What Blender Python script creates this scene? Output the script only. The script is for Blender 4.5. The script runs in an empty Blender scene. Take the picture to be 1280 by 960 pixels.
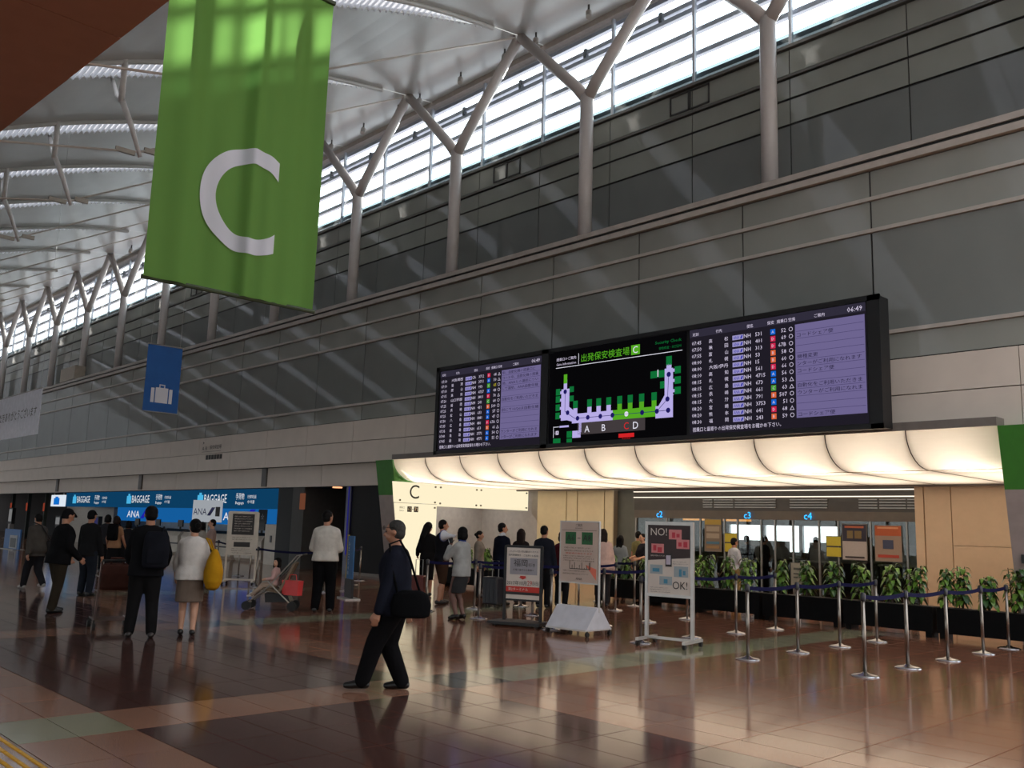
import bpy, bmesh, math, random
from mathutils import Vector, Matrix, Quaternion

scene = bpy.context.scene
COL = scene.collection
rnd = random.Random(7)
pi = math.pi

# ---------------------------------------------------------------- camera
cam_data = bpy.data.cameras.new('camera')
cam = bpy.data.objects.new('camera', cam_data)
COL.objects.link(cam)
RX = (0.6881101681, 0.7249779196, 0.0301896095)     # camera right in world axes
DN = (-0.0932455606, 0.1296115587, -0.9871707599)   # camera down
FW = (-0.7195899262, 0.6764671905, 0.1567880040)    # camera forward
m = Matrix.Identity(4)
for i in range(3):
    m[i][0] = RX[i]; m[i][1] = -DN[i]; m[i][2] = -FW[i]
m[0][3], m[1][3], m[2][3] = 0.0, 0.0, 1.59
cam.matrix_world = m
cam_data.sensor_width = 36.0
cam_data.lens = 1134.2956 * 36.0 / 1280.0
cam_data.clip_start = 0.05
cam_data.clip_end = 500
scene.camera = cam

# ---------------------------------------------------------------- world, sun, exposure
world = bpy.data.worlds.new('sky'); scene.world = world
world.use_nodes = True
wn = world.node_tree
bg = wn.nodes['Background']
SKY = 4.0
tc = wn.nodes.new('ShaderNodeTexCoord'); sx = wn.nodes.new('ShaderNodeSeparateXYZ')
rmp = wn.nodes.new('ShaderNodeValToRGB')
rmp.color_ramp.elements[0].position = 0.0; rmp.color_ramp.elements[0].color = (0.97, 0.98, 1.0, 1)
rmp.color_ramp.elements[1].position = 1.0; rmp.color_ramp.elements[1].color = (0.80, 0.90, 1.0, 1)
wn.links.new(tc.outputs['Generated'], sx.inputs[0]); wn.links.new(sx.outputs[2], rmp.inputs[0])
wn.links.new(rmp.outputs[0], bg.inputs[0]); bg.inputs[1].default_value = SKY

sun_data = bpy.data.lights.new('sun', 'SUN'); sun_data.energy = 17.0; sun_data.angle = math.radians(0.6)
sun_data.color = (1.0, 0.95, 0.86)
sun = bpy.data.objects.new('sun', sun_data); COL.objects.link(sun)
SUN_DIR = Vector((0.42, -1.0, -0.50)).normalized()          # travel direction of the light
sun.rotation_euler = SUN_DIR.to_track_quat('-Z', 'Y').to_euler()
sun.location = (-20, 60, 50)

scene.view_settings.view_transform = 'Standard'
scene.view_settings.look = 'None'
scene.view_settings.gamma = 1.0
scene.view_settings.use_curve_mapping = False
scene.view_settings.exposure = 0.0
scene.cycles.use_denoising = True
scene.cycles.max_bounces = 8
scene.cycles.diffuse_bounces = 5
scene.cycles.glossy_bounces = 4
scene.cycles.transparent_max_bounces = 16
scene.cycles.sample_clamp_indirect = 6.0
scene.cycles.caustics_reflective = False
scene.cycles.caustics_refractive = False

# ---------------------------------------------------------------- helpers
def lin(c):
    return tuple((v / 255 / 12.92 if v / 255 <= 0.04045 else ((v / 255 + 0.055) / 1.055) ** 2.4) for v in c)

MATS = {}
def mat(name, rgb, rough=0.6, metal=0.0, spec=0.5, emit=0.0, var=0.08, scale=6.0, bump=0.0, coat=0.0, srgb=True, trans=0.0, alpha=1.0):
    """procedural principled material; var = value variation from a noise, bump = fine relief"""
    if name in MATS: return MATS[name]
    M = bpy.data.materials.new(name); M.use_nodes = True; MATS[name] = M
    nt = M.node_tree; b = nt.nodes['Principled BSDF']
    c = lin(rgb) if srgb else rgb
    b.inputs['Roughness'].default_value = rough
    b.inputs['Metallic'].default_value = metal
    b.inputs['Specular IOR Level'].default_value = spec
    b.inputs['Coat Weight'].default_value = coat
    b.inputs['Coat Roughness'].default_value = 0.06
    b.inputs['Base Color'].default_value = (*c, 1)
    if emit:
        b.inputs['Emission Color'].default_value = (*c, 1)
        b.inputs['Emission Strength'].default_value = emit
    if var or bump:
        co = nt.nodes.new('ShaderNodeTexCoord'); no = nt.nodes.new('ShaderNodeTexNoise')
        no.inputs['Scale'].default_value = scale; no.inputs['Detail'].default_value = 4
        nt.links.new(co.outputs['Object'], no.inputs['Vector'])
        if var and not emit:
            r = nt.nodes.new('ShaderNodeValToRGB')
            r.color_ramp.elements[0].position = 0.3; r.color_ramp.elements[1].position = 0.7
            r.color_ramp.elements[0].color = (*[max(0, v * (1 - var)) for v in c], 1)
            r.color_ramp.elements[1].color = (*[min(1, v * (1 + var)) for v in c], 1)
            nt.links.new(no.outputs['Fac'], r.inputs[0]); nt.links.new(r.outputs[0], b.inputs['Base Color'])
        if bump:
            bp = nt.nodes.new('ShaderNodeBump'); bp.inputs['Strength'].default_value = bump
            bp.inputs['Distance'].default_value = 0.02
            nt.links.new(no.outputs['Fac'], bp.inputs['Height']); nt.links.new(bp.outputs[0], b.inputs['Normal'])
    return M

def emission(name, rgb, strength, srgb=True):
    if name in MATS: return MATS[name]
    M = bpy.data.materials.new(name); M.use_nodes = True; MATS[name] = M
    nt = M.node_tree; nt.nodes.clear()
    o = nt.nodes.new('ShaderNodeOutputMaterial'); e = nt.nodes.new('ShaderNodeEmission')
    e.inputs[0].default_value = (*(lin(rgb) if srgb else rgb), 1); e.inputs[1].default_value = strength
    nt.links.new(e.outputs[0], o.inputs[0])
    return M

def clear_glass(name, tint=(0.9, 0.96, 0.96), gloss=0.08, rough=0.0):
    """thin pane: mostly see-through with a fresnel reflection"""
    if name in MATS: return MATS[name]
    M = bpy.data.materials.new(name); M.use_nodes = True; MATS[name] = M
    nt = M.node_tree; nt.nodes.clear()
    o = nt.nodes.new('ShaderNodeOutputMaterial'); t = nt.nodes.new('ShaderNodeBsdfTransparent')
    g = nt.nodes.new('ShaderNodeBsdfGlossy'); mx = nt.nodes.new('ShaderNodeMixShader'); f = nt.nodes.new('ShaderNodeLayerWeight')
    f.inputs[0].default_value = 0.5
    pw = nt.nodes.new('ShaderNodeMath'); pw.operation = 'POWER'; pw.inputs[1].default_value = 5.0
    ma = nt.nodes.new('ShaderNodeMath'); ma.operation = 'MULTIPLY_ADD'; ma.inputs[1].default_value = 0.92; ma.inputs[2].default_value = gloss * 0.5
    nt.links.new(f.outputs['Facing'], pw.inputs[0]); nt.links.new(pw.outputs[0], ma.inputs[0])
    t.inputs[0].default_value = (*tint, 1); g.inputs['Roughness'].default_value = rough
    nt.links.new(ma.outputs[0], mx.inputs[0]); nt.links.new(t.outputs[0], mx.inputs[1]); nt.links.new(g.outputs[0], mx.inputs[2])
    nt.links.new(mx.outputs[0], o.inputs[0])
    return M

def translucent(name, rgb, wt=0.6, rough=0.6, var=0.0, gloss=0.0):
    if name in MATS: return MATS[name]
    M = bpy.data.materials.new(name); M.use_nodes = True; MATS[name] = M
    nt = M.node_tree; nt.nodes.clear(); c = (*lin(rgb), 1)
    o = nt.nodes.new('ShaderNodeOutputMaterial'); t = nt.nodes.new('ShaderNodeBsdfTranslucent')
    d = nt.nodes.new('ShaderNodeBsdfDiffuse'); mx = nt.nodes.new('ShaderNodeMixShader')
    t.inputs[0].default_value = c; d.inputs[0].default_value = c; mx.inputs[0].default_value = wt
    nt.links.new(d.outputs[0], mx.inputs[1]); nt.links.new(t.outputs[0], mx.inputs[2])
    nt.links.new(mx.outputs[0], o.inputs[0])
    return M

class MB:
    """collects shapes; build() links them as one mesh object"""
    def __init__(s): s.v = []; s.f = []; s.mi = []; s.cur = 0
    def add(s, vs, fs):
        n = len(s.v); s.v += [tuple(p) for p in vs]
        for f in fs: s.f.append([i + n for i in f]); s.mi.append(s.cur)
        return s
    def box(s, x0, x1, y0, y1, z0, z1, M=None):
        vs = [(x0, y0, z0), (x1, y0, z0), (x1, y1, z0), (x0, y1, z0), (x0, y0, z1), (x1, y0, z1), (x1, y1, z1), (x0, y1, z1)]
        if M: vs = [M @ Vector(p) for p in vs]
        return s.add(vs, [(0, 3, 2, 1), (4, 5, 6, 7), (0, 1, 5, 4), (1, 2, 6, 5), (2, 3, 7, 6), (3, 0, 4, 7)])
    def quad(s, a, b, c, d): return s.add([a, b, c, d], [(0, 1, 2, 3)])
    def prism(s, pts, axis, a0, a1):
        """extrude a polygon of 2-D pts along axis ('x','y','z') from a0 to a1"""
        def P(p, a): return {'x': (a, p[0], p[1]), 'y': (p[0], a, p[1]), 'z': (p[0], p[1], a)}[axis]
        n = len(pts)
        vs = [P(p, a0) for p in pts] + [P(p, a1) for p in pts]
        fs = [tuple(range(n))[::-1], tuple(range(n, 2 * n))] + [(i, (i + 1) % n, n + (i + 1) % n, n + i) for i in range(n)]
        return s.add(vs, fs)
    def tube(s, pts, r, seg=8, closed=False, cap=True):
        pts = [Vector(p) for p in pts]; n = len(pts)
        rr = r if isinstance(r, (list, tuple)) else [r] * n
        rings = []; up = None
        for i, p in enumerate(pts):
            a = pts[(i - 1) % n] if (closed or i > 0) else p
            b = pts[(i + 1) % n] if (closed or i < n - 1) else p
            t = (b - a).normalized()
            if up is None:
                up = Vector((0, 0, 1)) if abs(t.z) < 0.9 else Vector((1, 0, 0))
            x = t.cross(up)
            if x.length < 1e-5: x = t.cross(Vector((0, 1, 0)))
            x.normalize(); y = x.cross(t).normalized(); up = y
            rings.append([p + (x * math.cos(2 * pi * k / seg) + y * math.sin(2 * pi * k / seg)) * rr[i] for k in range(seg)])
        vs = [q for R_ in rings for q in R_]; fs = []
        for i in range(n if closed else n - 1):
            j = (i + 1) % n
            for k in range(seg):
                fs.append((i * seg + k, i * seg + (k + 1) % seg, j * seg + (k + 1) % seg, j * seg + k))
        if cap and not closed:
            fs.append(tuple(range(seg))[::-1]); fs.append(tuple((n - 1) * seg + k for k in range(seg)))
        return s.add(vs, fs)
    def lathe(s, prof, c=(0, 0, 0), seg=20):
        """prof: list of (radius, z)"""
        vs = []; fs = []; n = len(prof)
        for (r, z) in prof:
            for k in range(seg):
                a = 2 * pi * k / seg; vs.append((c[0] + r * math.cos(a), c[1] + r * math.sin(a), c[2] + z))
        for i in range(n - 1):
            for k in range(seg):
                fs.append((i * seg + k, i * seg + (k + 1) % seg, (i + 1) * seg + (k + 1) % seg, (i + 1) * seg + k))
        fs.append(tuple(range(seg))[::-1]); fs.append(tuple((n - 1) * seg + k for k in range(seg)))
        return s.add(vs, fs)
    def ball(s, c, r, seg=12, rings=8, M=None):
        r = (r, r, r) if not isinstance(r, (tuple, list)) else r
        vs = [(0, 0, -1)]
        for i in range(1, rings):
            ph = -pi / 2 + pi * i / rings
            for k in range(seg):
                a = 2 * pi * k / seg
                vs.append((math.cos(ph) * math.cos(a), math.cos(ph) * math.sin(a), math.sin(ph)))
        vs.append((0, 0, 1))
        fs = []
        for k in range(seg): fs.append((0, 1 + (k + 1) % seg, 1 + k))
        for i in range(rings - 2):
            for k in range(seg):
                a = 1 + i * seg; b = a + seg
                fs.append((a + k, a + (k + 1) % seg, b + (k + 1) % seg, b + k))
        L = 1 + (rings - 2) * seg
        for k in range(seg): fs.append((L + k, L + (k + 1) % seg, len(vs) - 1))
        out = []
        for p in vs:
            q = Vector((p[0] * r[0], p[1] * r[1], p[2] * r[2]))
            if M: q = M @ q
            out.append(Vector(c) + q)
        return s.add(out, fs)
    def mesh(s, name):
        me = bpy.data.meshes.new(name); me.from_pydata(s.v, [], s.f)
        if any(s.mi): me.polygons.foreach_set('material_index', s.mi)
        me.update(); return me
    def build(s, name, mats, parent=None, smooth=False, loc=None):
        me = s.mesh(name)
        for M in (mats if isinstance(mats, (list, tuple)) else [mats]): me.materials.append(M)
        if smooth: me.polygons.foreach_set('use_smooth', [True] * len(me.polygons))
        o = bpy.data.objects.new(name, me); COL.objects.link(o)
        if parent: o.parent = parent
        if loc: o.location = loc
        return o

def inst(name, me, loc, parent=None, rot=None, scl=None, material=None):
    """object sharing mesh data"""
    o = bpy.data.objects.new(name, me); COL.objects.link(o); o.location = loc
    if rot: o.rotation_euler = rot
    if scl: o.scale = scl
    if parent: o.parent = parent
    if material:
        o.material_slots[0].link = 'OBJECT'; o.material_slots[0].material = material
    return o

def empty(name, loc=(0, 0, 0), rz=0.0):
    o = bpy.data.objects.new(name, None); COL.objects.link(o); o.location = loc; o.rotation_euler = (0, 0, rz)
    o.empty_display_size = 0.1
    return o

def tag(o, label=None, cat=None, group=None, kind=None):
    if label: o['label'] = label
    if cat: o['category'] = cat
    if group: o['group'] = group
    if kind: o['kind'] = kind
    return o

def struct(o, label=None):
    o['kind'] = 'structure'
    if label: o['label'] = label
    return o

_tcache = {}
def text_geo(s, res=2):
    if (s, res) in _tcache: return _tcache[(s, res)]
    cu = bpy.data.curves.new('lettering', 'FONT'); cu.body = s; cu.size = 1.0; cu.resolution_u = res
    ob = bpy.data.objects.new('lettering', cu)
    me = ob.to_mesh()
    V = [(v.co.x, v.co.y) for v in me.vertices]; F = [tuple(p.vertices) for p in me.polygons]
    ob.to_mesh_clear(); bpy.data.objects.remove(ob); bpy.data.curves.remove(cu)
    x0 = min([p[0] for p in V] or [0]); x1 = max([p[0] for p in V] or [1])
    y0 = min([p[1] for p in V] or [0]); y1 = max([p[1] for p in V] or [1])
    _tcache[(s, res)] = (V, F, x0, x1, y0, y1)
    return _tcache[(s, res)]

def text(mb, s, org, ux, uy, h=None, w=None, align='l', squeeze=1.0, res=1, thick=0.0):
    """add the string to mb: fitted to cap height h (or width w), org = left/centre/right bottom; ux, uy = world axes"""
    V, F, x0, x1, y0, y1 = text_geo(s, res)
    if not V: return
    H = max(y1 - y0, 1e-3)
    k = h / H if h else w / (x1 - x0)
    kx = k * squeeze
    if w and h: kx = w / (x1 - x0)
    W = (x1 - x0) * kx
    off = {'l': 0, 'c': -W / 2, 'r': -W}[align]
    org = Vector(org); ux = Vector(ux); uy = Vector(uy)
    mb.add([org + ux * ((p[0] - x0) * kx + off) + uy * ((p[1] - y0) * k) for p in V], F)
# ================================================================ FLOOR
M_FLOORBASE = mat('floor joint', (34, 26, 24), 0.5)
def granite(name, rgb, rough=0.11):
    if name in MATS: return MATS[name]
    M = bpy.data.materials.new(name); M.use_nodes = True; MATS[name] = M
    nt = M.node_tree; b = nt.nodes['Principled BSDF']; c = lin(rgb)
    co = nt.nodes.new('ShaderNodeNewGeometry')
    n1 = nt.nodes.new('ShaderNodeTexNoise'); n1.inputs['Scale'].default_value = 160; n1.inputs['Detail'].default_value = 3
    n2 = nt.nodes.new('ShaderNodeTexNoise'); n2.inputs['Scale'].default_value = 1.1; n2.inputs['Detail'].default_value = 2
    nt.links.new(co.outputs['Position'], n1.inputs['Vector']); nt.links.new(co.outputs['Position'], n2.inputs['Vector'])
    r = nt.nodes.new('ShaderNodeValToRGB'); r.color_ramp.elements[0].position = 0.36; r.color_ramp.elements[1].position = 0.64
    r.color_ramp.elements[0].color = (*[v * 0.68 for v in c], 1); r.color_ramp.elements[1].color = (*[min(1, v * 1.3) for v in c], 1)
    nt.links.new(n1.outputs['Fac'], r.inputs[0])
    oi = nt.nodes.new('ShaderNodeObjectInfo')
    ad = nt.nodes.new('ShaderNodeMath'); ad.operation = 'ADD'
    nt.links.new(oi.outputs['Random'], ad.inputs[0]); nt.links.new(n2.outputs['Fac'], ad.inputs[1])
    mr = nt.nodes.new('ShaderNodeMapRange'); mr.inputs[1].default_value = 0.2; mr.inputs[2].default_value = 1.8; mr.inputs[3].default_value = 0.88; mr.inputs[4].default_value = 1.12
    nt.links.new(ad.outputs[0], mr.inputs[0])
    mx = nt.nodes.new('ShaderNodeVectorMath'); mx.operation = 'SCALE'
    nt.links.new(r.outputs[0], mx.inputs[0]); nt.links.new(mr.outputs[0], mx.inputs['Scale'])
    nt.links.new(mx.outputs[0], b.inputs['Base Color'])
    b.inputs['Roughness'].default_value = rough; b.inputs['Specular IOR Level'].default_value = 0.42
    return M
G_PINK = granite('rose granite', (148, 108, 88))
G_BROWN = granite('brown rose granite', (132, 88, 68))
G_DARK = granite('dark maroon granite', (82, 56, 50))
G_GREEN = granite('pale green granite', (146, 142, 116))
G_SLATE = granite('dark green slate', (56, 60, 58))

X_EDGES = []
x = -7.15
def run(a, b, n): return [a + (b - a) * i / n for i in range(n)]
strips = [(-7.94 - 6.0 * k, -7.15 - 6.0 * k) for k in range(-4, 12)]
strips.sort()
for i, (a, b) in enumerate(strips):
    X_EDGES += [a]
    if i + 1 < len(strips): X_EDGES += run(b, strips[i + 1][0], 7)
    else: X_EDGES += [b]
Y_EDGES = [-8.9 + 0.4 * i for i in range(0, 27)]           # up to 1.5
Y_EDGES = [y for y in Y_EDGES if y < 1.6] + [1.69, 2.10, 2.51] + run(2.92, 6.10, 8) + run(6.10, 6.87, 2) + [6.87 + 0.385 * i for i in range(0, 24)]
def in_strip(xc): return any(a < xc < b for a, b in strips)
def tile_kind(xc, yc):
    s = in_strip(xc)
    if yc > 6.87: return G_GREEN if s else G_BROWN
    if yc > 6.10: return G_SLATE if s else G_PINK
    if yc > 2.92: return G_PINK if s else G_DARK
    if yc > 2.10: return G_GREEN if s else G_PINK
    return G_PINK
floor = MB().box(-100, 18, -9, 46, -0.30, -0.014).build('floor', M_FLOORBASE)
struct(floor, 'polished granite floor of the departure hall with rose, maroon and pale green tiles')
Y_EDGES = [y for y in Y_EDGES]
def cam_proj(p):
    d = Vector(p) - Vector((0, 0, 1.59))
    z = d.dot(Vector(FW))
    if z < 0.3: return None
    return (640 + 1134.3 * d.dot(Vector(RX)) / z, 480 + 1134.3 * d.dot(Vector(DN)) / z, z)
tiles = []
for i in range(len(X_EDGES) - 1):
    for j in range(len(Y_EDGES) - 1):
        x0, x1, y0, y1 = X_EDGES[i], X_EDGES[i + 1], Y_EDGES[j], Y_EDGES[j + 1]
        if x1 - x0 < 0.05 or y1 - y0 < 0.05: continue
        c = cam_proj(((x0 + x1) / 2, (y0 + y1) / 2, 0))
        area = 0
        if c and -30 < c[0] < 1310 and c[1] < 985: area = (x1 - x0) * (y1 - y0) / c[2] ** 3
        tiles.append((area, x0, x1, y0, y1))
tiles.sort(key=lambda t: -t[0])
g = 0.004
tile_me = {}
for M in (G_PINK, G_BROWN, G_DARK, G_GREEN, G_SLATE):
    b = MB().box(-0.5, 0.5, -0.5, 0.5, -0.02, 0)
    b.f = b.f[1:]; b.mi = b.mi[1:]
    tile_me[M.name] = b.mesh('tile'); tile_me[M.name].materials.append(M)
for (a, x0, x1, y0, y1) in tiles[:300]:
    M = tile_kind((x0 + x1) / 2, (y0 + y1) / 2)
    inst('tile', tile_me[M.name], ((x0 + x1) / 2, (y0 + y1) / 2, 0), floor, scl=(x1 - x0 - 2 * g, y1 - y0 - 2 * g, 1))
rest = MB(); KEYS = [G_PINK, G_BROWN, G_DARK, G_GREEN, G_SLATE]
for (a, x0, x1, y0, y1) in tiles[300:]:
    rest.cur = KEYS.index(tile_kind((x0 + x1) / 2, (y0 + y1) / 2))
    rest.add([(x0 + g, y0 + g, 0), (x1 - g, y0 + g, 0), (x1 - g, y1 - g, 0), (x0 + g, y1 - g, 0)], [(0, 1, 2, 3)])
tag(rest.build('tile_field', KEYS, floor), kind='stuff')
MB().box(-100, 18, 15.7, 46, -0.02, -0.001).build('tile_field_rear', G_BROWN, floor)['kind'] = 'stuff'
# yellow tactile guide bars
M_YEL = mat('yellow tactile rubber', (214, 158, 40), 0.5)
tact = empty('tactile_strip', (-7, 1.9, 0))
tag(tact, 'yellow raised tactile guide bars set in the floor at the lower left corner', 'tactile paving')
bar_me = MB().prism([(-0.017, 0), (0.017, 0), (0.011, 0.006), (-0.011, 0.006)], 'x', -0.14, 0.14).mesh('bar'); bar_me.materials.append(M_YEL)
for r_ in range(4):
    for k in range(24):
        inst('bar', bar_me, (-3.0 + 0.3 * k - 1.0, 2.055 - 0.082 * r_ - 1.9, 0.0005), tact)

# ================================================================ BACK WALL
PIT = 2.76                      # panel module
M_RAIL = mat('painted steel rail', (176, 168, 160), 0.4)
M_FASC = mat('warm grey fascia panel', (206, 194, 182), 0.55, var=0.04, scale=2)
M_BACK = mat('dark joint backing', (26, 27, 28), 0.7)
def wall_glass(name, rgb, rough, spec=0.6):
    return mat(name, rgb, rough, 0, spec, var=0.10, scale=0.5)
M_GLASS = wall_glass('grey backed glass', (142, 144, 138), 0.05)
M_GLASS2 = wall_glass('dark tall window glass', (120, 124, 121), 0.04)
M_GLASS3 = wall_glass('upper grey glass', (138, 141, 135), 0.05)
M_GLASS4 = wall_glass('upper dark glass', (114, 118, 116), 0.04)
def panel_row(parent, name, x_start, n, z0, z1, y, M, gap=0.018, th=0.03):
    b = MB().box(-PIT / 2 + gap, PIT / 2 - gap, 0, th, z0 + gap * 0.7, z1 - gap * 0.7); me = b.mesh(name); me.materials.append(M)
    for i in range(n): inst(name, me, (x_start - PIT * (i + 0.5), y, 0), parent)
NL = 33
XR = -7.33 + PIT * 5             # right end of the lower wall joints
wl = MB().box(XR - PIT * NL, XR, 16.04, 16.40, 3.46, 8.62).build('wall_back', M_BACK)
struct(wl, 'grey glass wall with pale rails above the gates')
for z0, z1, M in ((4.80, 5.28, M_GLASS), (5.34, 7.25, M_GLASS2), (7.31, 7.87, M_GLASS), (7.93, 8.46, M_GLASS)):
    panel_row(wl, 'glass_panel', XR, NL, z0, z1, 16.0, M)
XF = -7.33 - 0.35 + PIT * 5
for z0, z1 in ((3.46, 4.13), (4.14, 4.79)):
    panel_row(wl, 'fascia_panel', XF, NL - 1, z0, z1, 15.96, M_FASC, gap=0.006, th=0.08)
for z in (5.31, 7.28, 7.90):
    MB().box(XR - PIT * NL, XR, 15.95, 16.04, z - 0.035, z + 0.035).build('rail', M_RAIL, wl)
# ledge: two pale rails with a dark slot between
MB().box(XR - PIT * NL, XR, 15.90, 16.10, 8.47, 8.60).build('rail', M_RAIL, wl)
MB().box(XR - PIT * NL, XR, 15.98, 18.25, 8.60, 8.68).build('ledge_slot', mat('dark ledge slot', (40, 40, 40), 0.6), wl)
MB().box(XR - PIT * NL, XR, 15.93, 16.12, 8.68, 8.80).build('rail', M_RAIL, wl)
# lower recessed fascia
wf = MB().box(XR - PIT * NL, -22.5, 16.22, 16.60, 2.76, 3.46).build('wall_back_low', M_BACK)
struct(wf, 'recessed warm grey beam below the fascia')
b = MB().box(-1.9 + 0.008, 1.9 - 0.008, 0, 0.05, 2.76, 3.46).mesh('fascia_panel'); b.materials.append(M_FASC)
for i in range(14): inst('fascia_panel', b, (-24.41 - 3.81 * i, 16.19, 0), wf)
M_POST = mat('grey steel post', (92, 88, 86), 0.5)
for xx in (-30.1, -41.5, -52.97):
    MB().box(xx - 0.16, xx + 0.16, 16.12, 16.2, 2.80, 3.46).build('cover_strip', M_POST, wf)

# upper wall, set back
wu = MB().box(XR - PIT * NL, XR, 18.29, 18.6, 8.6, 13.02).build('wall_back_upper', M_BACK)
struct(wu, 'upper dark glass wall set back behind the columns')
XU = -10.2 + PIT * 6
for z0, z1, M in ((8.70, 11.06, M_GLASS4), (11.10, 11.70, M_GLASS3), (11.74, 12.22, M_GLASS3), (12.34, 12.96, M_GLASS3)):
    panel_row(wu, 'glass_panel', XU, NL, z0, z1, 18.25, M, gap=0.014)
MB().box(XR - PIT * NL, XR, 18.20, 18.29, 12.25, 12.31).build('rail', mat('dark grey rail', (96, 95, 93), 0.5), wu)
MB().box(XR - PIT * NL, XR, 18.16, 18.5, 12.97, 13.05).build('sill', mat('dark grey rail', (96, 95, 93), 0.5), wu)
M_HATCH = mat('hatch frame', (52, 53, 53), 0.5)
for xx in (-20.55, -13.65, -32.7, -9.6 - 5.52 * 6):
    h_ = MB()
    for q in (0, 0.62):
        for (a0, a1, c0, c1) in ((0, 0.6, 12.38, 12.42), (0, 0.6, 12.88, 12.92), (0, 0.03, 12.38, 12.92), (0.57, 0.6, 12.38, 12.92)):
            h_.box(xx + q + a0, xx + q + a1, 18.22, 18.25, c0, c1)
    h_.build('hatch_frame', M_HATCH, wu)

# clerestory window band
M_FIN = mat('pale grey louvre blade', (176, 176, 190), 0.5)
M_MULL = mat('pale blue grey mullion', (190, 196, 206), 0.45)
M_PANE = clear_glass('clear pane', (0.93, 0.97, 0.98))
win = MB().box(XR - PIT * NL, XR, 18.2, 18.45, 16.25, 16.55).build('window_1', M_RAIL)
struct(win, 'bright clerestory window band with horizontal louvre blades')
mm = MB().box(-0.035, 0.035, 18.30, 18.40, 13.05, 16.3).mesh('mullion'); mm.materials.append(M_MULL)
mm2 = MB().box(-0.03, 0.03, 18.30, 18.38, 13.05, 16.3).mesh('mullion'); mm2.materials.append(M_MULL)
FINZ = (13.45, 14.10, 14.76, 15.40, 15.62, 16.06)
fz = MB().add([(-PIT / 2, 18.46, -0.02), (PIT / 2, 18.46, -0.02), (PIT / 2, 18.70, 0.06), (-PIT / 2, 18.70, 0.06),
               (-PIT / 2, 18.46, -0.15), (PIT / 2, 18.46, -0.15), (PIT / 2, 18.70, -0.07), (-PIT / 2, 18.70, -0.07)],
              [(0, 1, 2, 3), (7, 6, 5, 4), (0, 4, 5, 1), (1, 5, 6, 2), (2, 6, 7, 3), (3, 7, 4, 0)]).mesh('louvre_blade')
fz.materials.append(M_FIN)
pv = {}
zs = [13.06, 13.45, 14.10, 14.76, 15.51, 16.06, 16.28]
for k in range(len(zs) - 1):
    q = MB().box(-PIT / 2 + 0.03, PIT / 2 - 0.03, 18.34, 18.346, zs[k] + 0.02, zs[k + 1] - 0.02); pv[k] = q.mesh('pane'); pv[k].materials.append(M_PANE if k else clear_glass('cyan tinted lower pane', (0.46, 0.53, 0.54)))
brk = MB().box(-0.05, 0.05, 18.42, 18.55, 15.36, 15.64).mesh('blade_bracket'); brk.materials.append(mat('dark bracket', (70, 74, 84), 0.5))
for i in range(NL):
    xc = XU - PIT * (i + 0.5)
    inst('mullion', mm, (xc - PIT / 2, 0, 0), win)
    for z in FINZ: inst('louvre_blade', fz, (xc, 0, z), win)
    for k in pv: inst('pane', pv[k], (xc, 0, 0), win)
    inst('blade_bracket', brk, (xc + 0.2, 0, 0), win)

# ================================================================ Y-COLUMNS
M_COL = mat('white painted steel column', (196, 188, 184), 0.32, var=0.03)
cs = empty('column_proto')
shaft = MB().tube([(0, 0, 8.62), (0, 0, 13.28)], 0.185, 20).mesh('shaft')
arm_r = MB().tube([(0.0, 0, 13.18), (0.35, 0, 13.62), (PIT, 0, 16.12)], [0.165, 0.165, 0.15], 16).mesh('arm')
arm_l = MB().tube([(0.0, 0, 13.18), (-0.35, 0, 13.62), (-PIT, 0, 16.12)], [0.165, 0.165, 0.15], 16).mesh('arm')
for me in (shaft, arm_r, arm_l):
    me.materials.append(M_COL); me.polygons.foreach_set('use_smooth', [len(p.vertices) == 4 for p in me.polygons])
bpy.data.objects.remove(cs)
for k in range(-2, 13):
    c = empty('column', (-10.14 - 5.52 * k, 17.2, 0)); struct(c, 'white Y-shaped steel column carrying the roof edge')
    for me, nm in ((shaft, 'shaft'), (arm_r, 'arm'), (arm_l, 'arm')): inst(nm, me, (0, 0, 0), c)

# ================================================================ ROOF
ROOF = [(-9.3, 4.9), (-6.5, 6.6), (-3.5, 8.3), (0, 10.1), (3.2, 11.6), (6.7, 13.2), (7.7, 13.66), (8.8, 14.1), (10, 14.52), (11.4, 14.96), (13, 15.42), (14.4, 15.72), (16, 15.96), (17.2, 16.12), (18.5, 16.30)]
def roof_z(y):
    if y <= ROOF[0][0]: return ROOF[0][1]
    for (a, b), (c, d) in zip(ROOF, ROOF[1:]):
        if y <= c: return b + (d - b) * (y - a) / (c - a)
    return ROOF[-1][1]
def smoothed(y): return (roof_z(y - 0.8) + roof_z(y) * 2 + roof_z(y + 0.8)) / 4
M_CEIL = mat('satin white ceiling sheet', (206, 206, 202), 0.26, var=0.03, scale=1.0, spec=0.45)
M_BEAM = mat('warm white roof edge beam', (170, 160, 152), 0.5)
M_DECK = translucent('perforated metal deck', (222, 222, 226), 0.12)
ceil = empty('ceiling'); struct(ceil, 'satin white curved ceiling with corrugated slots between bays')
def slot_hw(y):                 # width of the skylight slot on the far side of a truss
    if y > 16.1: return 0.0
    return min(1.3, 0.30 * (16.1 - y) ** 0.78)
YS = [-9.3 + 0.62 * i for i in range(41)] + [16.1, 16.3, 17.2, 18.45]
XT = [-12.9 - 5.52 * k for k in range(-3, 14)]
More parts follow.
